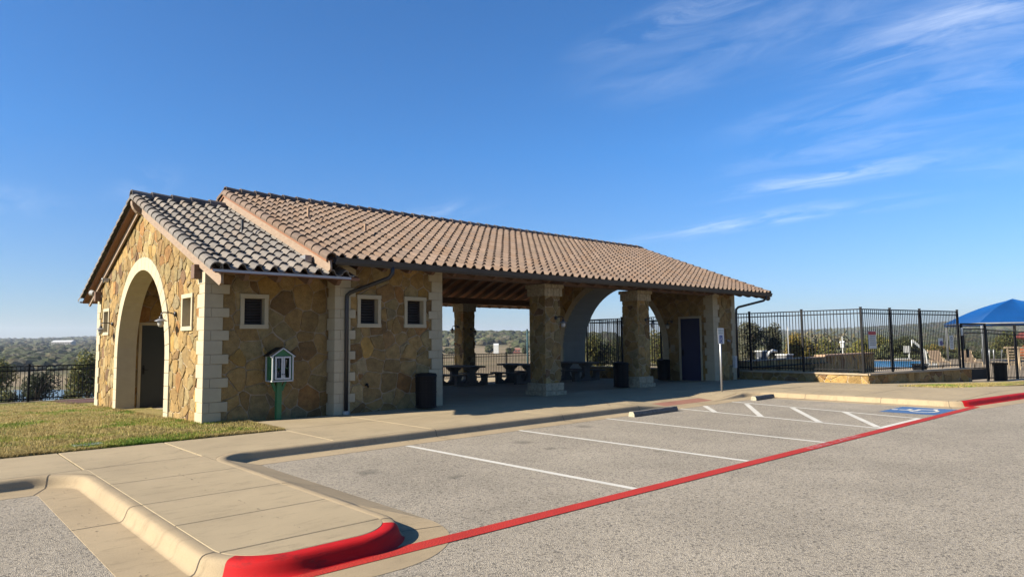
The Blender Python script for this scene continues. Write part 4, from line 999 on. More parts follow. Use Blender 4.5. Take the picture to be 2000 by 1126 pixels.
for i, (x, z, h, tw_, lean, c, lb) in enumerate(((5.51, 1.017, .17, .035, .05, (.5, .5, .48), 'pale book leaning on the upper shelf behind the left glass door'), (5.58, 1.017, .19, .05, .0, (.25, .27, .3), 'grey book upright on the upper shelf behind the left glass door'), (5.70, 1.017, .17, .04, .22, (.45, .4, .33), 'tan book tilted on the upper shelf behind the right glass door'), (5.73, .782, .19, .03, .28, (.75, .75, .73), 'white book leaning on the lower shelf behind the right glass door'), (5.51, .782, .17, .12, .0, (.12, .12, .13), 'block of dark books on the lower shelf behind the left glass door'))):
    g = MB(); g.box(0, 0, 0, tw_, .14, h); o = g.build('book', simple('book_cover%d' % i, c, bd=0)); o.location = (x, 12.96, z); o.rotation_euler = (0, -lean if i == 3 else lean, 0); tag(o, lb, 'book', 'books in the little library')

# accessible parking sign
SX, SY = 17.42, 10.25; t = thing('accessible_parking_sign', (SX, SY, 0), 'white accessible parking sign with blue symbol on a thin steel pole', 'parking sign')
g = MB(); g.tube([(SX, SY, -.05), (SX, SY, 1.80)], .028, 12); g.build('pole', M_GALV, t, smooth=True)
u = Vector((.94, .34, 0)).normalized(); u = Vector((1, -.05, 0)).normalized(); n_ = Vector((u.y, -u.x, 0)); fr = (Vector((SX, SY, 1.56))+n_*.032, u, Vector((0, 0, 1)), n_)
g = MB(); g.prism(rect(-.15, -.21, .15, .24), fr, 0, .003); pn = g.build('sign_panel', M_SIGNW, t)
g = MB(); textmb(g, 'RESERVED', fr, .056, 0, .165, .005); textmb(g, 'PARKING', fr, .056, 0, .095, .005); g.build('lettering', M_SIGNG, pn)
g = MB(); g.prism(rect(-.075, -.19, .075, .03), fr, .003, .0045); g.build('symbol_field', M_SIGNB, pn)
g = MB(); wheelchair(g, (fr[0]+Vector((0, 0, -.085)), fr[1], fr[2], fr[3]), .19, .0055); g.build('wheelchair_symbol', M_SIGNW, pn)
# wheel stops
def stop(a, b, label):
    a = Vector(a); b = Vector(b); d = (b-a).normalized(); n = Vector((-d.y, d.x, 0)); o = MB(); L = (b-a).length; K = 14; prof = [(-.075, 0), (-.075, .05), (-.05, .105), (.05, .105), (.075, .05), (.075, 0)]
    r = random.Random(int(a.x)); vs = []
    for i in range(K+1):
        for (u, z) in prof:
            j = r.uniform(-.004, .004); vs.append(a+d*L*i/K+n*(u+j)+Vector((0, 0, z+(j if z else 0)))-a)
    k = 6; o.add(vs, [(i*k+q, i*k+q+1, (i+1)*k+q+1, (i+1)*k+q) for i in range(K) for q in range(5)])
    o.cur = 1; e = -d*.002
    o.add([v+e for v in vs[:6]], [(0, 1, 2, 3, 4, 5)]); o.add([v-e for v in vs[-6:]], [(5, 4, 3, 2, 1, 0)])
    ob = o.build('wheel_stop', [M_STOP, M_STOPY]); ob.location = a
    tag(ob, label, 'wheel stop', 'concrete wheel stops'); return ob
stop((11.55, 8.93, ZR+.002), (13.18, 8.95, ZR+.002), 'weathered concrete wheel stop at the head of the bay left of the ramp')
stop((16.72, 8.92, ZR+.002), (18.05-.28, 8.94, ZR+.002), 'weathered concrete wheel stop in the accessible bay right of the ramp')

# ================================================================== FENCES
def fence(name, P, zb, zt, label, post=.065, sp=.115, spacing=None, zoff=None, endposts=(True, True), top2=.16, posts=None):
    """P: list of (x,y) post positions; one picket panel mesh per bay"""
    t = thing(name, (P[0][0], P[0][1], zb), label, 'fence')
    zo = zoff or (lambda x, y: 0)
    for i, (x, y) in enumerate(P):
        if (i == 0 and not endposts[0]) or (i == len(P)-1 and not endposts[1]): continue
        g = MB(); z = zo(x, y); g.cbox(x, y, zb+z-.05, post, post, zt-zb+.09); g.cbox(x, y, zt+z+.04, post+.012, post+.012, .018); g.build('post', M_BLACK, t)
    for (a, b) in zip(P[:-1], P[1:]):
        a = Vector((a[0], a[1], 0)); b = Vector((b[0], b[1], 0)); g = MB(); L = (b-a).length; d = (b-a)/L; za, zc = zo(a.x, a.y), zo(b.x, b.y)
        for zz in (zt-.02, zt-top2, zb+.12): g.bar(a+Vector((0, 0, zz+za)), b+Vector((0, 0, zz+zc)), .028, .036)
        n = int(L/sp)
        for i in range(1, n):
            f = i/n; p = a+(b-a)*f; z = za+(zc-za)*f; g.bar((p.x, p.y, zb+.05+z), (p.x, p.y, zt-.02+z), .019)
        g.build('picket_panel', M_BLACK, t)
    return t
pxs = [-21.5+2.1*i for i in range(13)]
fence('metal_fence', [(x, 28.1) for x in [-21.2+2.05*i for i in range(13)]+[5.45]], -.40, .83, 'low black picket fence along the lawn edge left of the building')
fence('metal_fence', [(5.45+.001, 28.1)]+[(x, 28.1) for x in (7.6, 9.8, 12.0, 14.2, 16.4, 18.6, 20.8, 22.95, 25.2, 27.4, 29.6)], -.40, .82, 'low black picket fence behind the pavilion, seen between the columns', endposts=(False, True))
g = MB(); g.box(-24, 28.0, -.62, 30, 28.25, -.385); tag(g.build('fence_kerb', M_KERB), kind='structure')
# pool fence on its low wall
WX = 24.28
PA = [(WX, 21.3), (WX, 19.2), (WX, 17.1), (WX, 15.05), (WX, 13.0), (WX, 10.97), (WX, 8.93)]
fence('pool_fence', PA, .27, 2.47, 'tall black pool fence running from behind the pavilion to the corner post', sp=.112)
dirx = Vector((1, -.2, 0)).normalized()
PBx = [24.28, 26.0, 27.9, 30.55]
PB = [(x, 8.93-.2*(x-24.28)) for x in PBx]
fence('pool_fence', PB, .27, 2.47, 'tall black pool fence facing the car park, carrying the notices', sp=.112, endposts=(False, True))
fence('pool_fence', [(24.28, 21.3), (26.6, 21.3), (28.9, 21.3), (31.2, 21.3)], .27, 2.47, 'tall black pool fence turning away behind the big arch', endposts=(False, True))
low = MB(); low.cur = 0
def lowwall(mb, a, b, z0, z1, th, seed, caph=.05):
    a = Vector((*a, 0)); b = Vector((*b, 0)); d = (b-a).normalized(); L = (b-a).length; n = Vector((d.y, -d.x, 0))
    fr = (a, d, Vector((0, 0, 1)), n)
    mb.cur = 0; mb.prism(rect(0, z0, L, z1-caph), fr, -th, 0); mb.cur = 1; stones(mb, rect(0, z0, L, z1-caph-.005), [], fr, .34, seed, an=1.3)
    mb.cur = 2; mb.prism(rect(-.0, z1-caph, L+.0, z1), fr, -th-.03, .06)
t = thing('low_stone_wall', (WX, 8.8, 0), 'low stone plinth wall under the tall pool fence', 'low wall')
for (a, b, sd) in (((WX-.16, 21.4), (WX-.16, 8.72), 31), ((WX-.155, 8.722), (30.8, 8.722-.2*(30.8-24.125)), 32)):
    m_ = MB(); lowwall(m_, a, b, -.6, .27, .34, sd); m_.build('wall_section', [M_MORT, M_STONE, M_MORT], t, colors=True)
# gate and right hand fence
gz_ = -.27
def PG(x): return 8.93-.2*(x-24.28)
t = thing('pool_gate', (30.75, PG(30.75), gz_), 'black picket pool gate with dark kick panel and latch box', 'gate')
g = MB()
for x in (30.78, 32.62): g.cbox(x, PG(x), gz_-.05, .08, .08, 2.28)
g.bar((30.75, PG(30.75), 1.97), (32.65, PG(32.65), 1.97), .06, .06); g.build('gate_frame', M_BLACK, t)
g = MB(); a = Vector((30.86, PG(30.86), 0)); b = Vector((32.52, PG(32.52), 0))
for zz in (1.78, 1.62, .22): g.bar(a+Vector((0, 0, zz)), b+Vector((0, 0, zz)), .03, .04)
for i in range(17):
    p = a+(b-a)*i/16; g.bar((p.x, p.y, gz_+.1), (p.x, p.y, 1.78), .018)
g.build('gate_leaf', M_BLACK, t)
g = MB(); g.bar(Vector((30.9, PG(30.9)-.02, -.02)), Vector((32.5, PG(32.5)-.02, -.02)), .006, .42); g.build('kick_panel', M_BLACK, t)
g = MB(); g.cbox(31.0, PG(31.0)-.07, .66, .2, .07, .34); g.build('latch_box', M_BLACK, t, bevel=.01)
g = MB(); g.cbox(31.02, PG(31.02)+.05, 1.0, .28, .02, .62); g.build('mesh_guard', M_LOUV, t)
g = MB(); g.cbox(30.62, PG(30.62)-.09, 1.52, .13, .06, .30); o = g.build('card_reader', M_CAMW, t, bevel=.01)
fence('pool_fence', [(x, PG(x)) for x in (32.66, 35.1, 37.5, 39.9, 42.3)], -.31, 1.76, 'lower black picket fence to the right of the pool gate', sp=.12, zoff=lambda x, y: -.03*(min(x, 38)-32.6))
# notices on the fence
def notice(x, z, w, h, label, head, rows, body=M_SIGNW):
    t = thing('notice_sign', (x, PG(x)-.05, z), label, 'notice'); fr = (Vector((x, PG(x)-.04, z)), dirx, Vector((0, 0, 1)), Vector((-.196, -.98, 0)))
    g = MB(); g.prism(rect(-w/2, -h/2, w/2, h/2), fr, 0, .004); pn = g.build('sign_panel', body, t)
    if head: g = MB(); g.prism(rect(-w/2+.01, h/2-h*.22, w/2-.01, h/2-.01), fr, .004, .006); g.build('header', head, pn)
    g = MB(); r = random.Random(int(x*10))
    for i in range(rows):
        v = h/2-h*(.30 if head else .45)-i*h*(.6 if head else .5)/rows; u0 = -w*.38+r.uniform(0, .08)*w
        while u0 < w*.36:
            L = r.uniform(.05, .14)*w; g.prism(rect(u0, v-h*.022, min(u0+L, w*.4), v+h*.022), fr, .004, .0055); u0 += L+.03*w
    g.build('small_print', M_SIGNK, pn)
    return pn, fr
notice(24.80, 1.40, .47, .60, 'white pool notice with a red header on the fence', M_SIGNR, 5)
pn, fr = notice(29.15, 1.28, .34, .29, 'small notice with a purple blot on the fence', None, 1)
g = MB(); g.prism([(.25*.5*math.cos(k*.785)+.04, .2*.5*math.sin(k*.785)-.04) for k in range(8)], fr, .004, .007); g.build('logo_blot', simple('dull_purple', (.16, .13, .28), bd=0), pn)
pn, fr = notice(29.93, 1.26, .27, .53, 'narrow white notice with a ring symbol on the fence', None, 4)
g = MB(); ribbon(g, [(.065*math.cos(a*.5), .15+.065*math.sin(a*.5)) for a in range(14)], .018, fr, .006); ribbon(g, [(-.045, .19), (.045, .11)], .016, fr, .009); g.build('ring_symbol', M_SIGNK, pn)

# ================================================================== POOL YARD
def gzpt(px, py, z):
    d = _F+_R*((px-1000)/FPX)-_U*((py-563)/FPX); t = (z-CAMZ)/d.z; return (d.x*t, d.y*t)
grid('pool_deck', concrete('pool_deck_concrete', (.48, .385, .27)), 24.5, -12, 66, 24, 3., -.33)
# opaque cut for the pool: coping ring and water sheet just above the deck
pw = [gzpt(1560, 716, -.30), gzpt(1795, 716.5, -.30), gzpt(1800, 704, -.30), gzpt(1560, 703.5, -.30)]
cxp = sum(p[0] for p in pw)/4; cyp = sum(p[1] for p in pw)/4
g = MB(); op = [(cxp+(p[0]-cxp)*1.06, cyp+(p[1]-cyp)*1.1) for p in pw]
for i in range(4):
    a, b, c, d = op[i], op[(i+1) % 4], pw[(i+1) % 4], pw[i]; g.add([(*a, -.29), (*b, -.29), (*c, -.29), (*d, -.29)], [(0, 1, 2, 3)])
tag(g.build('pool_coping', M_KERB), kind='structure')
g = MB(); g.add([(*p, -.315) for p in pw], [(0, 1, 2, 3)]); tag(g.build('pool_water', M_WATER), kind='structure')
# stone retaining wall of the ramp
t = thing('ramp_wall', (31, 13.3, -.3), 'shaded stone ramp wall with a pale cap behind the pool fence', 'wall')
m_ = MB(); YW = 13.3; X0, X1 = 24.6, 37.6; fr = FR((0, YW, 0), (1, 0, 0), (0, 0, 1), (0, -1, 0)); XM = 31.6
for q, sd in ((rect(X0, -.4, XM, .58), 41), (rect(XM, -.4, X1, .64), 42)):
    m_.cur = 0; m_.prism(q, fr, -.4, 0); m_.cur = 1; stones(m_, q, [], fr, .4, sd)
m_.build('stone_face', [M_MORT, M_STONE], t, colors=True)
g = MB(); g.box(X0, YW-.05, .58, XM-.002, YW+.45, .62); g.box(XM, YW-.05, .64, X1+.04, YW+.45, .70); g.build('wall_cap', M_TERR, t)
g = MB(); g.tube([(X0, YW-.14, .36), (XM, YW-.14, .36)], .03, 8)  # black bar added in place of a shadow line along the wall face
for xx in (26, 28, 30): g.tube([(xx, YW-.14, .36), (xx, YW, .33)], .012, 6)
g.build('round_bar', M_BLACK, t)
# equipment behind
def cab(px, d, w, h, zb, mat, label, name='equipment_cabinet', lid=None):
    x, y = at(px, d); t = thing(name, (x, y, zb), label, 'equipment'); g = MB(); g.cbox(x, y, zb, w, w*.7, h); g.build('body', mat, t, bevel=.02)
    g = MB(); g.cbox(x, y, zb+h, w*1.12, w*.8, .06); g.build('lid', lid or M_LIFT, t, bevel=.01)
    g = MB(); g.box(x-w/2-.012, y-w*.2, zb+h*.2, x-w/2, y+w*.2, zb+h*.75); g.build('hatch', M_GALV, t)
cab(1482, 34, .5, 1.15, -.33, simple('slate_cabinet', (.10, .11, .13), bd=0), 'dark pump cabinet with white lid left behind the ramp wall')
cab(1527, 34.5, .75, .95, -.33, simple('grey_cabinet', (.2, .2, .21), bd=0), 'grey filter cabinet behind the ramp wall by the white pole')
x, y = at(1495, 35); t = thing('pool_slide', (x, y, -.33), 'white curved poolside slide tube behind the ramp wall', 'slide')
g = MB(); g.tube([(x-.4, y+.2, -.3), (x-.2, y+.1, .35), (x+.1, y, .75), (x+.5, y, .85), (x+.9, y, .8)], .07, 10); g.build('tube_rail', M_LIFT, t, smooth=True)
g = MB(); g.tube([(x, y+.4, -.3), (x+.2, y+.4, .8)], .12, 10); g.build('support', M_LIFT, t, smooth=True)
x, y = at(1534.5, 36); t = thing('white_pole', (x, y, -.33), 'thin white pole standing behind the pool fence', 'pole'); g = MB(); g.tube([(x, y, -.33), (x, y, 2.05)], .035, 8); g.build('shaft', M_LIFT, t, smooth=True); g = MB(); g.tube([(x, y, -.33), (x, y, -.25)], .14, 12); g.build('base', M_GALV, t)
g = MB(); g.lathe([(.036, 2.03), (.045, 2.05), (.03, 2.09), (0, 2.10)], (x, y, 0), 10); g.build('finial', M_LIFT, t, smooth=True)
# pool lift
x, y = at(1787, 40); zb = -.33; t = thing('pool_lift', (x, y, zb), 'white pool access lift with raised arm and hanging seat', 'pool lift')
rx = Vector((_R.x, _R.y, 0)).normalized()
q = lambda a, z: (x+rx.x*a, y+rx.y*a, zb+z)
g = MB(); g.bar(q(-.1, .12), q(.95, .12), .5, .22); g.build('base', M_LIFT, t, bevel=.04)
g = MB(); g.tube([q(.25, .2), q(.3, 1.0)], .06, 10); g.tube([q(.5, .2), q(.42, .95)], .05, 10); g.build('mast', M_LIFT, t)
g = MB(); g.bar(q(.5, .85), q(-.35, 1.62), .07, .12); g.bar(q(-.35, 1.62), q(-.40, 1.25), .05, .06); g.build('arm', M_LIFT, t)
g = MB(); g.bar(q(-.86, 1.08), q(-.50, 1.08), .06, .40); g.bar(q(-1.35, .52), q(-.5, .52), .3, .05); g.bar(q(-.6, .55), q(-.52, .9), .05, .05); g.build('seat', M_LIFT, t, bevel=.01)
# lounge chairs
def lounge(px, d, label):
    x, y = at(px, d); zb = -.33; t = thing('deck_chair', (x, y, zb), label, 'deck chair', 'tan sling deck chairs by the pool'); q = lambda a, b, z: (x+rx.x*a+rx.y*-b, y+rx.y*a+rx.x*b, zb+z)
    g = MB(); g.add([q(-.3, 0, .45), q(.3, 0, .45), q(.3, .28, 1.05), q(-.3, .28, 1.05), q(-.3, .02, .45), q(.3, .02, .45), q(.3, .30, 1.05), q(-.3, .30, 1.05)], [(0, 1, 2, 3), (4, 7, 6, 5), (0, 3, 7, 4), (1, 5, 6, 2), (2, 6, 7, 3)]); g.build('backrest', M_TANF, t)
    g = MB(); g.add([q(-.3, -.6, .42), q(.3, -.6, .42), q(.3, 0, .44), q(-.3, 0, .44), q(-.3, -.6, .40), q(.3, -.6, .40), q(.3, 0, .42), q(-.3, 0, .42)], [(0, 1, 2, 3), (4, 7, 6, 5), (0, 4, 5, 1)]); g.build('seat', M_TANF, t)
    for s in (-1, 1):
        g = MB(); g.tube([q(s*.33, -.62, 0), q(s*.33, -.6, .44), q(s*.33, 0, .45), q(s*.33, .30, 1.1)], .018, 6); g.tube([q(s*.33, .1, 0), q(s*.33, -.1, .62), q(s*.33, .15, .66)], .018, 6); g.build('side_frame', M_BEIGE, t, smooth=True)
    return t
lounge(1822, 37.5, 'tan deck chair behind the flared bin, left of the notices'); lounge(1883, 36.5, 'tan deck chair seen through the bars beside the gate post')
for i, (px, d) in enumerate(((1925, 44), (1949, 43))):
    x, y = at(px, d); t = thing('pool_ladder', (x, y, -.3), ('left' if i == 0 else 'right')+' curved pool ladder rail above the bin by the gate', 'ladder', 'pool ladder rails')
    for nm, s in (('round_bar', 0), ('round_bar', .5)):
        g = MB(); g.tube([(x+rx.x*s*.9-rx.x*.2, y+s, -.3), (x+rx.x*s*.9-rx.x*.2, y+s, .45), (x+rx.x*s*.9-rx.x*.12, y+s, .62), (x+rx.x*s*.9+rx.x*.05, y+s, .62), (x+rx.x*s*.9+rx.x*.15, y+s, .4)], .03, 8); g.build(nm, M_GALV, t, smooth=True)
# beige loungers stack right
for i, (px, d, lb) in enumerate(((1971, 37, 'beige resin lounge chair stood upright under the blue canopy, left one'), (1993, 36, 'beige resin lounge chair stood upright under the blue canopy, right one'))):
    x, y = at(px, d); q = lambda a, b, z: (x+rx.x*a-rx.y*b, y+rx.y*a+rx.x*b, -.33+z); t = thing('resin_lounger', (x, y, -.33), lb, 'lounger', 'beige resin loungers')
    g = MB(); g.bar(q(-.3, 0, 0), q(-.25, .1, 1.15), .07, .1); g.bar(q(.3, 0, 0), q(.25, .1, 1.15), .07, .1); g.bar(q(-.42, .1, 1.17), q(.34, .1, 1.17), .12, .1); g.build('frame', M_BEIGE, t, bevel=.02)
    g = MB()
    for k in range(6): g.bar(q(-.26, .05, .25+k*.15), q(.26, .05, .25+k*.15), .02, .07)
    g.build('slats', M_BEIGE, t)
x, y = at(2004, 41); t = thing('play_structure', (x, y, -.33), 'orange and red water play post at the right edge', 'play structure'); g = MB(); g.tube([(x, y, -.33), (x, y, 1.3)], .16, 10); g.build('post', M_ORNG, t, smooth=True)
g = MB(); g.tube([(x-.2, y+.5, .3), (x, y, .75), (x+.5, y-.3, 1.0)], .3, 10); g.build('slide', M_ORNG, t, smooth=True)
g = MB(); g.lathe([(0, 1.9), (.5, 1.75), (.85, 1.45), (.8, 1.45), (.3, 1.3)], (x+.1, y, -.1), 16); g.build('cap', simple('red_cap', (.28, .07, .06), bd=0), t, smooth=True)
# shade canopy
def canopy():
    cx, cy = at(1976, 46); best = None; zb = -.33
    import itertools
    def px_of(X, Y):
        d = Vector((X, Y, 2.0))-Vector((0, 0, CAMZ)); w = d.dot(_F); return 1000+FPX*d.dot(_R)/w
    for th in range(0, 90, 3):
        for r10 in range(38, 62, 1):
            r_ = r10/10; P = [(cx+r_*math.cos(R(th+90*k)), cy+r_*math.sin(R(th+90*k))) for k in range(4)]
            pxv = sorted((px_of(*p), p) for p in P)
            nearest = min(P, key=lambda p: p[0]**2+p[1]**2)
            e = abs(pxv[0][0]-1845)+abs(px_of(*nearest)-1917)*1.0
            if best is None or e < best[0]: best = (e, P)
    P = best[1]; t = thing('shade_canopy', (cx, cy, zb), 'blue fabric hip canopy over the pool deck', 'shade canopy')
    g = MB(); ze, zp = 2.38, 3.95; n = 10; C = Vector((cx, cy, zp))
    for k in range(4):
        A = Vector((*P[k], ze)); B = Vector((*P[(k+1) % 4], ze)); vs = []
        for i in range(n+1):
            f = i/n
            for j in range(n+1):
                s = j/n; e0 = A.lerp(B, s); e0.z += 0.0; p = C.lerp(e0, f)
                sag = -.10*math.sin(math.pi*min(1, f))*(1-abs(2*s-1)**2)+.20*math.sin(math.pi*f)*abs(2*s-1)**2
                inw = (C-e0); inw.z = 0; pull = .05*f*(1-abs(2*s-1)**2); p += inw*pull; p.z += sag+(.05 if f < .05 else 0); vs.append(p)
        g.add(vs, [(i*(n+1)+j, i*(n+1)+j+1, (i+1)*(n+1)+j+1, (i+1)*(n+1)+j) for i in range(n) for j in range(n)])
        low_ = [(p.x, p.y, p.z) for p in vs[n*(n+1):]]
        g.add(low_+[(a, b, c-.2) for a, b, c in low_], [(j, j+1, n+2+j, n+1+j) for j in range(n)])
    g.build('fabric', M_CANVB, t, smooth=True)
    g = MB()
    for k in range(4): g.tube([(*[P[k][0]*.97+cx*.03, P[k][1]*.97+cy*.03], zb), (*[P[k][0]*.97+cx*.03, P[k][1]*.97+cy*.03], ze-.02)], .07, 10)
    g.tube([(*P[k % 4], ze-.08) for k in range(5)], .05, 8)
    g.build('frame', M_DPOLE, t, smooth=True)
    g = MB(); g.tube([(cx, cy, zb), (cx, cy, zp-.1)], .09, 10); g.build('centre_pole', M_DPOLE, t, smooth=True)
canopy()

# ================================================================== TERRAIN
def lerp_tab(tab, x):
    if x <= tab[0][0]: return tab[0][1]
    for (a, va), (b, vb) in zip(tab[:-1], tab[1:]):
        if x <= b: 
            f = (x-a)/(b-a)
            return [u+(w-u)*f for u, w in zip(va, vb)] if isinstance(va, list) else va+(vb-va)*f
    return tab[-1][1]
DK = [0, 25, 75, 150, 300, 450, 700, 1000, 1600, 3000, 4500]          # metres beyond the plateau edge
TAB = [(-62, [-.5, -3, -8, -9, -9, -8, -6, -3, 2, 14, 10]), (-36, [-.5, -3.6, -9.3, -10, -9.6, -8.5, -6, -3.5, 2, 16, 10]), (-31, [-.5, -3.6, -9.3, -10, -9.6, -8.5, -6, -2.5, 4, 24, 12]), (-22, [-.5, -3.0, -7, -8, -7, -6, -2, 4, 6, 16, 10]),
       (-6, [-.5, -1.5, -2.6, -3.6, -5.4, -5.4, 6.5, 11, 8, 10, 10]), (2, [-.5, -1.5, -2.6, -3.6, -5.4, -5.6, 5.5, 9, 8, 12, 10]), (12, [-.6, -2, -4, -5, -6, -6, -2, 3, 8, 16, 10]),
       (24, [-.6, -3, -6, -8, -9, -9, -8, -6, 2, 20, 12]), (30, [-.6, -3, -6, -8, -9, -9, -8, -5, 4, 34, 16]), (35, [-.6, -3, -6, -8, -8, -8, -6, -2, 14, 50, 20]), (45, [-.6, -3, -6, -8, -8, -7, -5, 2, 20, 66, 30]), (180, [-.6, -3, -6, -8, -8, -7, -5, 2, 20, 50, 30])]
TAB = [(-180, TAB[0][1])]+TAB
def pxang(az):           # az: degrees clockwise (to the right) from the view axis
    return az
def edge_d(dx, dy):      # distance along a ray to the plateau edge
    c = [(68-0)/dx if dx > 1e-6 else 1e9, (28.8)/dy if dy > 1e-6 else 1e9, -60/dx if dx < -1e-6 else 1e9, -60/dy if dy < -1e-6 else 1e9]
    return min(v for v in c if v > 0)
def terr(x, y):
    d = math.hypot(x, y)
    if d < 1: return -.62
    dx, dy = x/d, y/d; e = edge_d(dx, dy)
    if d <= e: return -.62
    az = math.degrees(YAW-math.atan2(y, x)); az = (az+180) % 360-180
    prof = lerp_tab(TAB, az); s = d-e; z = lerp_tab(list(zip(DK, prof)), s)
    k = min(1, s/400); z += k*(2.2*noise.noise(Vector((x*.004, y*.004, 0)))+.9*noise.noise(Vector((x*.013, y*.013, 4))))
    k3 = min(1, max(0, (s-1200)/1500)); z += k3*7*noise.noise(Vector((x*.0022, y*.0022, 9)))
    return z
def wooded(x, y):
    d = math.hypot(x, y); az = math.degrees(YAW-math.atan2(y, x)); az = (az+180) % 360-180
    n = noise.noise(Vector((x*.006, y*.006, 2)))+.5*noise.noise(Vector((x*.02, y*.02, 6)))
    if az < -15: w = (d-290)/60+n*1.2
    elif az < 12: w = (d-520)/50+n*1.0
    else: w = (d-130)/80+n*1.6-.1
    return max(0, min(1, w))
radii = [0, 15, 25, 30, 36, 42, 50, 60, 72, 86, 100, 120, 145, 175, 210, 250, 300, 350, 400, 450, 500, 560, 630, 700, 780, 870, 970, 1080, 1200, 1350, 1500, 1700, 1950, 2250, 2600, 3000, 3400, 3900, 4700]
angs = []
a = 0.
while a < 360:
    rel = (math.degrees(YAW)-a+180) % 360-180; angs.append(R(a)); a += .5 if abs(rel) < 48 else 4.
mb = MB(); nA = len(angs); vs = [(r_*math.cos(t_), r_*math.sin(t_), terr(r_*math.cos(t_), r_*math.sin(t_))) for r_ in radii[1:] for t_ in angs]; vs.append((0, 0, -.62))
mb.v = vs; ctr = len(vs)-1
for i in range(len(radii)-2):
    for k in range(nA):
        f = (i*nA+k, i*nA+(k+1) % nA, (i+1)*nA+(k+1) % nA, (i+1)*nA+k); mb.f.append(f); mb.mi.append(0); p = vs[f[0]]; mb.c.append((wooded(p[0], p[1]), 0, 0))
for k in range(nA): mb.f.append((ctr, k, (k+1) % nA)); mb.mi.append(0); mb.c.append((0, 0, 0))
tag(mb.build('hills', M_TERRAIN, smooth=True, colors=True), kind='structure')
# pond in the valley on the left
x0, y0 = at(50, 145); mbp = MB(); K = 40; zw = terr(x0, y0)+.35
mbp.add([(x0+math.cos(2*math.pi*k/K)*(22+5*math.sin(k*1.3)), y0+math.sin(2*math.pi*k/K)*(30+6*math.sin(k*.9)), max(zw, -9.6)) for k in range(K)], [tuple(range(K))])
tag(mbp.build('pond', M_LAKE), kind='structure')

# woodland masses
ICO = None
def icos(sub):
    t = (1+5**.5)/2; v = [Vector(p).normalized() for p in ((-1, t, 0), (1, t, 0), (-1, -t, 0), (1, -t, 0), (0, -1, t), (0, 1, t), (0, -1, -t), (0, 1, -t), (t, 0, -1), (t, 0, 1), (-t, 0, -1), (-t, 0, 1))]
    f = [(0, 11, 5), (0, 5, 1), (0, 1, 7), (0, 7, 10), (0, 10, 11), (1, 5, 9), (5, 11, 4), (11, 10, 2), (10, 7, 6), (7, 1, 8), (3, 9, 4), (3, 4, 2), (3, 2, 6), (3, 6, 8), (3, 8, 9), (4, 9, 5), (2, 4, 11), (6, 2, 10), (8, 6, 7), (9, 8, 1)]
    for _ in range(sub):
        nf = []; cache = {}
        def mid(a, b):
            k = (min(a, b), max(a, b))
            if k not in cache: v.append(((v[a]+v[b])/2).normalized()); cache[k] = len(v)-1
            return cache[k]
        for a, b, c in f: ab, bc, ca = mid(a, b), mid(b, c), mid(c, a); nf += [(a, ab, ca), (b, bc, ab), (c, ca, bc), (ab, bc, ca)]
        f = nf
    return v, f
IV0, IF0 = icos(0); IV1, IF1 = icos(1)
GC = [(.075, .085, .042), (.095, .105, .052), (.06, .07, .035), (.11, .115, .06), (.085, .095, .055), (.13, .115, .07), (.105, .098, .07)]
def blob(mb, x, y, z, w, h, r, hi):
    iv, fi = (IV1, IF1) if hi else (IV0, IF0); c = r.choice(GC); k = r.uniform(.75, 1.25); mb.col = tuple(v*k for v in c)
    mb.add([(x+p.x*w*r.uniform(.72, 1.2), y+p.y*w*r.uniform(.72, 1.2), z+h*.42+p.z*h*.55*r.uniform(.75, 1.2)) for p in iv], fi)
def leafy(mb, x, y, z, w, h, r, n, ls, cols, lobes=5):
    """crown of leaf-sized faces spread through several lobes"""
    L = []
    for i in range(lobes):
        a = r.uniform(0, 6.28); q = r.uniform(0, .55)*w; L.append((x+math.cos(a)*q, y+math.sin(a)*q, z+h*r.uniform(.25, .78), w*r.uniform(.35, .62), h*r.uniform(.20, .34), r.uniform(.8, 1.2)))
    for i in range(n):
        lx, ly, lz, lw, lh, kk = r.choice(L)
        d = Vector((r.gauss(0, 1), r.gauss(0, 1), r.gauss(0, 1))).normalized()*(r.random()**.4)
        p = Vector((lx+d.x*lw, ly+d.y*lw, lz+d.z*lh))
        a = Vector((r.gauss(0, 1), r.gauss(0, 1), r.gauss(0, 1))).normalized(); b = a.orthogonal().normalized()*ls*r.uniform(.5, 1); a *= ls*r.uniform(.7, 1.3)
        c = r.choice(cols); k = r.uniform(.65, 1.35)*kk; mb.col = tuple(v*k for v in c); mb.add([p-a, p+b*.6, p+a, p-b*.6], [(0, 1, 2, 3)])
r = random.Random(21); wl = MB(); wf = MB(); wn = MB(); c1 = c2 = c3 = 0
while c1 < 24000:
    az = r.uniform(-46, 48)
    if -15 < az < -10.5 or 8.5 < az < 13: continue
    u_ = r.random(); d = 320*(3400/320)**u_
    t_ = YAW-R(az); x, y = d*math.cos(t_), d*math.sin(t_)
    if r.random() > wooded(x, y): continue
    s_ = (1.9+d*.0031)*r.uniform(.6, 1.5); blob(wl if d < 900 else wf, x, y, terr(x, y)-.4, s_, s_*1.15, r, d < 900); c1 += 1
tag(wl.build('woodland', M_WOODS, colors=True), 'live oak and juniper woods covering the middle distance', 'woods', kind='stuff')
tag(wf.build('woodland', M_WOODS, colors=True), 'hazy grey green woods on the far hills', 'woods', kind='stuff')
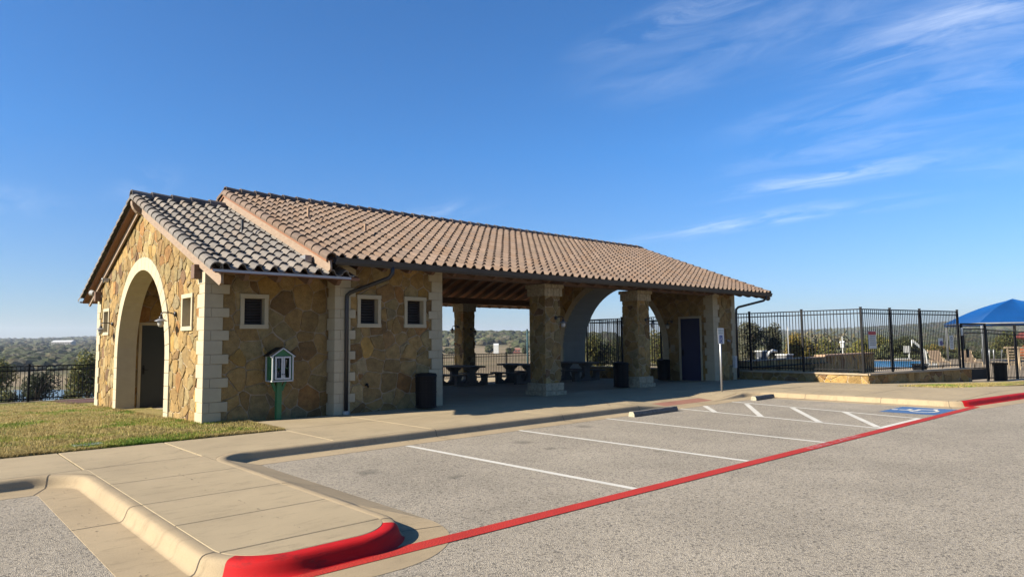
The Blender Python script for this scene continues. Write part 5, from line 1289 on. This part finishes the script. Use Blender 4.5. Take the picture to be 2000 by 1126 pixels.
while c2 < 620:                              # scrub between the yard and the woods
    az = r.choice((r.uniform(13, 42), r.uniform(13, 42), r.uniform(-40, -18), r.uniform(-9, 4))); d = r.uniform(75, 330); t_ = YAW-R(az); x, y = d*math.cos(t_), d*math.sin(t_)
    if x < 72 and y < 32: continue
    n_ = noise.noise(Vector((x*.02, y*.02, 8)))
    if az < 5 and (d < 130 or n_ < .22): c2 += .05; continue
    if n_ < -.25: continue
    px0, py0 = at(50, 145)
    if math.hypot(x-px0, y-py0) < 46: continue
    h_ = r.uniform(2.2, 4.4); leafy(wn, x, y, terr(x, y)-.2, h_*.75, h_, r, 110, .42, [(.14, .14, .07), (.12, .12, .06), (.19, .17, .08), (.18, .16, .11), (.22, .19, .11)], 4); c2 += 1
tag(wn.build('scrub', M_LEAF, colors=True), 'loose olive scrub growing on the slope beyond the pool', 'scrub', kind='stuff')

# individual trees near the fences
def tree(name, px, d, w, h, label, cols, n=2600, ls=.10, zb=None, lobes=7, seed=0, cat='tree', group=None):
    x, y = at(px, d); z = terr(x, y) if zb is None else zb; rr = random.Random(seed or int(px)); t = thing(name, (x, y, z), label, cat, group)
    g = MB(); g.tube([(x, y, z-.3), (x+.05*w, y, z+h*.25), (x-.03*w, y+.05*w, z+h*.5), (x, y, z+h*.75)], [h*.035, h*.028, h*.018, h*.006], 8)
    for i in range(6):
        a = rr.uniform(0, 6.28); z1 = z+h*rr.uniform(.2, .45); e = (x+math.cos(a)*w*.65, y+math.sin(a)*w*.65, z+h*rr.uniform(.55, .85)); m_ = ((x*.5+e[0]*.5), (y*.5+e[1]*.5), (z1+e[2])/2+.05*h)
        g.tube([(x, y, z1), m_, e], [h*.018, h*.012, h*.004], 6)
    g.build('trunk', M_BARK, t, smooth=True)
    g = MB(); leafy(g, x, y, z, w, h, rr, n, ls, cols, lobes); g.build('crown', M_LEAF, t, colors=True)
    return t
YG = [(.24, .22, .05), (.30, .25, .055), (.17, .19, .05), (.13, .15, .045)]; DG = [(.05, .065, .03), (.07, .085, .035), (.04, .05, .025)]; OG = [(.13, .145, .055), (.17, .17, .07), (.10, .12, .045)]; GO = [(.34, .25, .05), (.28, .23, .06), (.36, .22, .05), (.2, .18, .05)]
def topz(py, hor, d): return 1.5+(hor-py)*d/FPX
def tr(name, px, pyt, d, wpx, label, cols, zb=None, **k):
    hor = 677-.0106*(px+204); x, y = at(px, d); z = terr(x, y) if zb is None else zb; tree(name, px, d, wpx*d/FPX*.62, (topz(pyt, hor, d)-z)*1.06, label, cols, zb=z, **k)
tr('oak_tree', -6, 698, 38, 84, 'yellow green tree behind the lawn fence at the left edge', YG, n=4200, ls=.085)
tr('oak_tree', 178, 690, 37, 80, 'yellow green tree behind the lawn fence touching the building corner', YG+OG, n=4200, ls=.085)
tr('juniper_bush', 78, 727, 42, 84, 'dark evergreen bush below the lawn fence between two yellow green trees', DG, n=3200, ls=.085, cat='bush')
tr('cedar_shrub', 20, 745, 41, 50, 'olive shrub low behind the lawn fence at far left', OG, n=2600, ls=.08, cat='bush')
tr('cedar_shrub', 140, 752, 40, 46, 'pale olive shrub low behind the lawn fence', OG+YG, n=1800, ls=.07, cat='bush')
tr('oak_tree', 1165, 652, 44, 70, 'green tree seen through the big arch, left of the gate posts', OG+YG, n=4200, ls=.09)
tr('oak_tree', 1215, 648, 48, 74, 'dark green tree seen through the middle of the big arch', OG, n=4200, ls=.10)
tr('oak_tree', 1290, 650, 46, 60, 'yellow green tree seen between the second column and the arch foot', YG, n=3400, ls=.10)
tr('oak_tree', 1462, 626, 58, 64, 'open grey green tree rising behind the downspout', [(.16, .16, .10), (.20, .19, .12), (.12, .13, .07)], n=3600, ls=.13)
tr('oak_tree', 1506, 638, 60, 50, 'rounded grey green tree, second from the downspout', [(.16, .16, .10), (.12, .13, .07)], n=3000, ls=.12)
tr('autumn_tree', 1545, 652, 62, 46, 'golden autumn tree behind the thin white pole', GO, n=2800, ls=.12)
tr('autumn_tree', 1572, 660, 64, 40, 'lower golden tree right of the thin white pole', GO+YG, n=2600, ls=.12)
tr('autumn_tree', 1606, 664, 70, 40, 'dull yellow tree above the ramp wall', YG+OG, n=2200, ls=.13)
tr('oak_tree', 1672, 662, 66, 40, 'yellow green tree behind the fence corner post', YG, n=2600, ls=.12)
tr('oak_tree', 1712, 648, 68, 56, 'tall green tree behind the red headed notice', OG+YG, n=3600, ls=.12)
tr('oak_tree', 1752, 662, 60, 70, 'dark green tree behind the far end of the pool', DG+OG, n=4000, ls=.12)
tr('oak_tree', 1790, 668, 64, 50, 'green tree behind the raised lift arm', OG, n=2600, ls=.12)
tr('autumn_tree', 1835, 674, 58, 60, 'golden shrub behind the flared bin and deck chair', GO+OG, n=3000, ls=.11, cat='bush')
tr('cedar_shrub', 1880, 684, 56, 50, 'dark shrub behind the gate post', DG+OG, n=2200, ls=.11, cat='bush')
tr('oak_tree', 1957, 655, 62, 56, 'green tree seen through the fence right of the gate', OG+YG, n=3400, ls=.12)
tr('oak_tree', 2010, 650, 60, 60, 'green tree under the canopy at the right edge', OG, n=3200, ls=.12)
# hedge row of low shrubs at the far side of the pool
r = random.Random(5)
for i in range(16):
    px = 1640+i*24; tr('hedge_shrub', px, 690+r.uniform(-4, 4), 55+r.uniform(-1, 1), 40, 'low dark green shrub in the row along the far side of the pool', DG+OG, zb=-.6, n=900, ls=.11, seed=100+i, cat='shrub', group='hedge shrubs beyond the pool')
for i, (px, py, d, wpx) in enumerate(((885, 680, 380, 34), (955, 676, 420, 28), (994, 681, 330, 14), (1024, 682, 300, 10))):
    tr('oak_tree', px, py-3, d, wpx, ['broad oak in the dry field seen left of the back column', 'round oak beside the white barn in the dry field', 'small round oak alone in the dry field right of the barn', 'smallest oak in the dry field near the right wall'][i], OG, n=900, ls=.9, seed=60+i)
# far buildings
def barn(px, d, w, dp, h, wall, roof, label, name, wins, zadd=0):
    x, y = at(px, d); z = terr(x, y)+zadd; t = thing(name, (x, y, z), label, 'building'); q = lambda a, b, zz: (x+rx.x*a-rx.y*b, y+rx.y*a+rx.x*b, z+zz)
    g = MB(); w2, d2 = w/2, dp/2; g.add([q(a, b, zz) for zz in (-1.5, h) for (a, b) in ((-w2, -d2), (w2, -d2), (w2, d2), (-w2, d2))], [(0, 1, 5, 4), (1, 2, 6, 5), (2, 3, 7, 6), (3, 0, 4, 7)]); g.build('wall', wall, t)
    g = MB(); e = 1.05; g.add([q(-w2*e, -d2*e, h), q(w2*e, -d2*e, h), q(w2*e, d2*e, h), q(-w2*e, d2*e, h), q(-w2*e, 0, h+dp*.22), q(w2*e, 0, h+dp*.22)], [(0, 1, 5, 4), (2, 3, 4, 5), (0, 4, 3), (1, 2, 5), (3, 2, 1, 0)]); g.build('roof', roof, t)
    for i in range(wins):
        a = -w2+w*(i+.5)/wins; g = MB(); g.add([q(a-w/wins*.3, -d2-.1, h*.15), q(a+w/wins*.3, -d2-.1, h*.15), q(a+w/wins*.3, -d2-.1, h*.8), q(a-w/wins*.3, -d2-.1, h*.8), q(a-w/wins*.3, -d2+.2, h*.15), q(a+w/wins*.3, -d2+.2, h*.15), q(a+w/wins*.3, -d2+.2, h*.8), q(a-w/wins*.3, -d2+.2, h*.8)], [(0, 1, 2, 3), (0, 3, 7, 4), (1, 5, 6, 2), (3, 2, 6, 7)]); g.build('window', M_LOUV, t)
barn(129, 870, 25, 10, 3.6, M_STUCCO, M_LIFT, 'long white roofed building on the wooded ridge at the left', 'long_building', 12, 5.2)
barn(968, 395, 2.9, 5, 3.3, M_LIFT, M_LIFT, 'white gabled barn in the dry field behind the pavilion', 'barn', 0, 1.6)
barn(1006, 400, 5, 4, 1.3, M_RROOF, M_RROOF, 'low rust red shed among the trees right of the barn', 'shed', 3, 1.0)
#barn(1636, 560, 7, 6, 3, M_LIFT, M_LIFT, 'small white house far beyond the ramp wall', 'house', 2, 8)
x, y = at(1640, 62); t = thing('picket_statue', (x, y, terr(x, y)), 'white bird house on a post beyond the ramp wall', 'bird house'); z = terr(x, y); g = MB(); g.tube([(x, y, z), (x, y, z+2.2)], .05, 6); g.build('post', M_LIFT, t); zz = 1.5-15*62/FPX
g = MB(); g.cbox(x, y, zz-.25, .22, .25, .42); g.prism([(-.2, 0), (.2, 0), (0, .16)], FR((x, y-.2, zz+.2), (1, 0, 0), (0, 0, 1), (0, 1, 0)), 0, .4); g.build('nest_box', M_LIFT, t)
t.name = 'bird_house'
# green post behind the pavilion
x, y = 28.0, 27.2; t = thing('flood_light_pole', (x, y, -.4), 'thin blue green pole beside the back corner of the pavilion', 'pole')
x, y = at(1028.6, 38); t.location = (x, y, -.4); t['_org'] = (x, y, -.4)
g = MB(); g.tube([(x, y, -.4), (x, y, 2.1)], .045, 8); g.build('shaft', simple('teal_metal', (.03, .09, .11), bd=0), t, smooth=True); g = MB(); g.lathe([(.047, 2.09), (.055, 2.1), (.04, 2.14), (0, 2.15)], (x, y, 0), 10); g.build('cap', M_BLACK, t); g = MB(); g.tube([(x, y, -.4), (x, y, -.33)], .12, 10); g.build('base', M_GALV, t)

# pigments are given relative to a bright reference; bring them to real reflectances
for m in bpy.data.materials:
    if m.name in ('cabinet_glass', 'pool_water', 'pond_water') or not m.use_nodes: continue
    nt_ = m.node_tree; bs_ = nt_.nodes.get('Principled BSDF')
    if not bs_: continue
    sk = bs_.inputs['Base Color']
    if sk.is_linked:
        src = sk.links[0].from_socket; vm = nt_.nodes.new('ShaderNodeVectorMath'); vm.operation = 'SCALE'; vm.inputs['Scale'].default_value = .58
        dst = [l.to_socket for l in src.links if l.to_node.type in ('BSDF_PRINCIPLED', 'BSDF_TRANSLUCENT')]
        nt_.links.new(src, vm.inputs[0])
        for d_ in dst: nt_.links.new(vm.outputs[0], d_)

# ================================================================== LIGHT, SKY, AIR
SUN = Vector((-1.68, .5, 1.0)).normalized(); el = math.asin(SUN.z); azc = math.atan2(SUN.x, SUN.y)
sd = bpy.data.lights.new('sun', 'SUN'); sd.energy = 5.0; sd.angle = R(.5); sd.color = (1., .91, .76); so = bpy.data.objects.new('sun', sd); COL.objects.link(so)
so.rotation_euler = (-SUN).to_track_quat('-Z', 'Y').to_euler()
w = bpy.data.worlds.new('World'); sc.world = w; w.use_nodes = True; nt = w.node_tree; bg = nt.nodes['Background']
sky = nd(nt, 'ShaderNodeTexSky', sky_type='NISHITA', sun_disc=False, sun_elevation=el, sun_rotation=azc % (2*math.pi), altitude=300, air_density=1.0, dust_density=.6, ozone_density=3.0)
bg.inputs['Strength'].default_value = .0525
tc = nd(nt, 'ShaderNodeTexCoord'); sp_ = nd(nt, 'ShaderNodeSeparateXYZ'); nt.links.new(tc.outputs['Generated'], sp_.inputs[0])
def mth(op, a, b=None, c=None):
    n = nd(nt, 'ShaderNodeMath', operation=op)
    for i, v in enumerate((a, b, c)):
        if v is None: continue
        if hasattr(v, 'is_linked'): nt.links.new(v, n.inputs[i])
        else: n.inputs[i].default_value = v
    return n.outputs[0]
zc = mth('MAXIMUM', sp_.outputs[2], .03); zc = mth('ADD', zc, .12)
u_ = mth('DIVIDE', sp_.outputs[0], zc); v_ = mth('DIVIDE', sp_.outputs[1], zc)
cb = nd(nt, 'ShaderNodeCombineXYZ'); nt.links.new(u_, cb.inputs[0]); nt.links.new(v_, cb.inputs[1])
CR = R(82)
mr = nd(nt, 'ShaderNodeMapping'); mr.inputs['Rotation'].default_value = (0, 0, CR); nt.links.new(cb.outputs[0], mr.inputs['Vector'])
mp = nd(nt, 'ShaderNodeMapping'); mp.inputs['Scale'].default_value = (1.15, 3.0, 1); nt.links.new(mr.outputs[0], mp.inputs['Vector'])
dn = nd(nt, 'ShaderNodeTexNoise', Scale=.9, Detail=3.); nt.links.new(mp.outputs[0], dn.inputs['Vector'])
dv = nd(nt, 'ShaderNodeVectorMath', operation='MULTIPLY_ADD'); nt.links.new(dn.outputs['Color'], dv.inputs[0]); dv.inputs[1].default_value = (1.1, 1.5, 0); nt.links.new(mp.outputs[0], dv.inputs[2])
n1 = nd(nt, 'ShaderNodeTexNoise', Scale=2.2, Detail=12., Roughness=.64); nt.links.new(dv.outputs[0], n1.inputs['Vector'])
n3 = nd(nt, 'ShaderNodeTexNoise', Scale=1.3, Detail=4.); nt.links.new(cb.outputs[0], n3.inputs['Vector'])
wob = nd(nt, 'ShaderNodeVectorMath', operation='MULTIPLY_ADD'); nt.links.new(n3.outputs['Color'], wob.inputs[0]); wob.inputs[1].default_value = (.5, .35, 0); nt.links.new(mr.outputs[0], wob.inputs[2])
mask = None
for (u0, v0, ru, rv, st) in ((2.70, 1.08, .50, .13, 1.0), (3.12, 1.62, .75, .17, .9), (1.90, .40, .42, .20, .95), (1.40, .84, .30, .10, .8), (2.15, .80, .55, .16, .40), (2.45, .85, .55, .2, .40), (1.62, .72, .6, .2, .3), (.68, 2.95, .30, .12, .26), (1.9, 2.6, .35, .14, .35), (.30, 3.4, .25, .30, .25), (2.9, .35, .5, .25, .3), (2.2, .3, .5, .25, .45)):
    cu_ = u0*math.cos(CR)-v0*math.sin(CR)+.25; cv_ = u0*math.sin(CR)+v0*math.cos(CR)+.175
    sbn = nd(nt, 'ShaderNodeVectorMath', operation='SUBTRACT'); nt.links.new(wob.outputs[0], sbn.inputs[0]); sbn.inputs[1].default_value = (cu_, cv_, 0)
    scn = nd(nt, 'ShaderNodeVectorMath', operation='MULTIPLY'); nt.links.new(sbn.outputs[0], scn.inputs[0]); scn.inputs[1].default_value = (1/ru, 1/rv, 0)
    ln = nd(nt, 'ShaderNodeVectorMath', operation='LENGTH'); nt.links.new(scn.outputs[0], ln.inputs[0])
    mm = nd(nt, 'ShaderNodeMapRange', interpolation_type='SMOOTHSTEP'); nt.links.new(ln.outputs['Value'], mm.inputs[0]); mm.inputs[1].default_value = 1.35; mm.inputs[2].default_value = 0.; mm.inputs[3].default_value = 0.; mm.inputs[4].default_value = st
    mask = mm.outputs[0] if mask is None else mth('MAXIMUM', mask, mm.outputs[0])
cl = mth('MULTIPLY', ramp(nt, n1.outputs[0], .40, .72), mask); cl = mth('MULTIPLY', cl, .52)
tint = mixc(nt, (.66, .75, .98), (.39, .87, 1.32), ramp(nt, sp_.outputs[2], .0, .27))
skt = mixc(nt, sky.outputs[0], tint, 1.0, 'MULTIPLY')
skyc = mixc(nt, skt, (8.5, 9.2, 10.2), cl)
nt.links.new(skyc, bg.inputs['Color'])
HAZE = True
if HAZE:
    m = bpy.data.materials.new('air'); m.use_nodes = True; nt2 = m.node_tree; nt2.nodes.clear(); out = nt2.nodes.new('ShaderNodeOutputMaterial'); pv = nt2.nodes.new('ShaderNodeVolumePrincipled')
    pv.inputs['Color'].default_value = (.80, .88, 1, 1); pv.inputs['Density'].default_value = .00013; pv.inputs['Anisotropy'].default_value = .2; nt2.links.new(pv.outputs[0], out.inputs['Volume'])
    g = MB(); g.box(-4900, -4900, -45, 4900, 4900, 110); tag(g.build('haze', m), kind='stuff')
vs_ = sc.view_settings; vs_.view_transform = 'Standard'; vs_.look = 'None'; vs_.exposure = 1.38; vs_.gamma = 1
for o in bpy.data.objects:
    if '_org' in o: del o['_org']
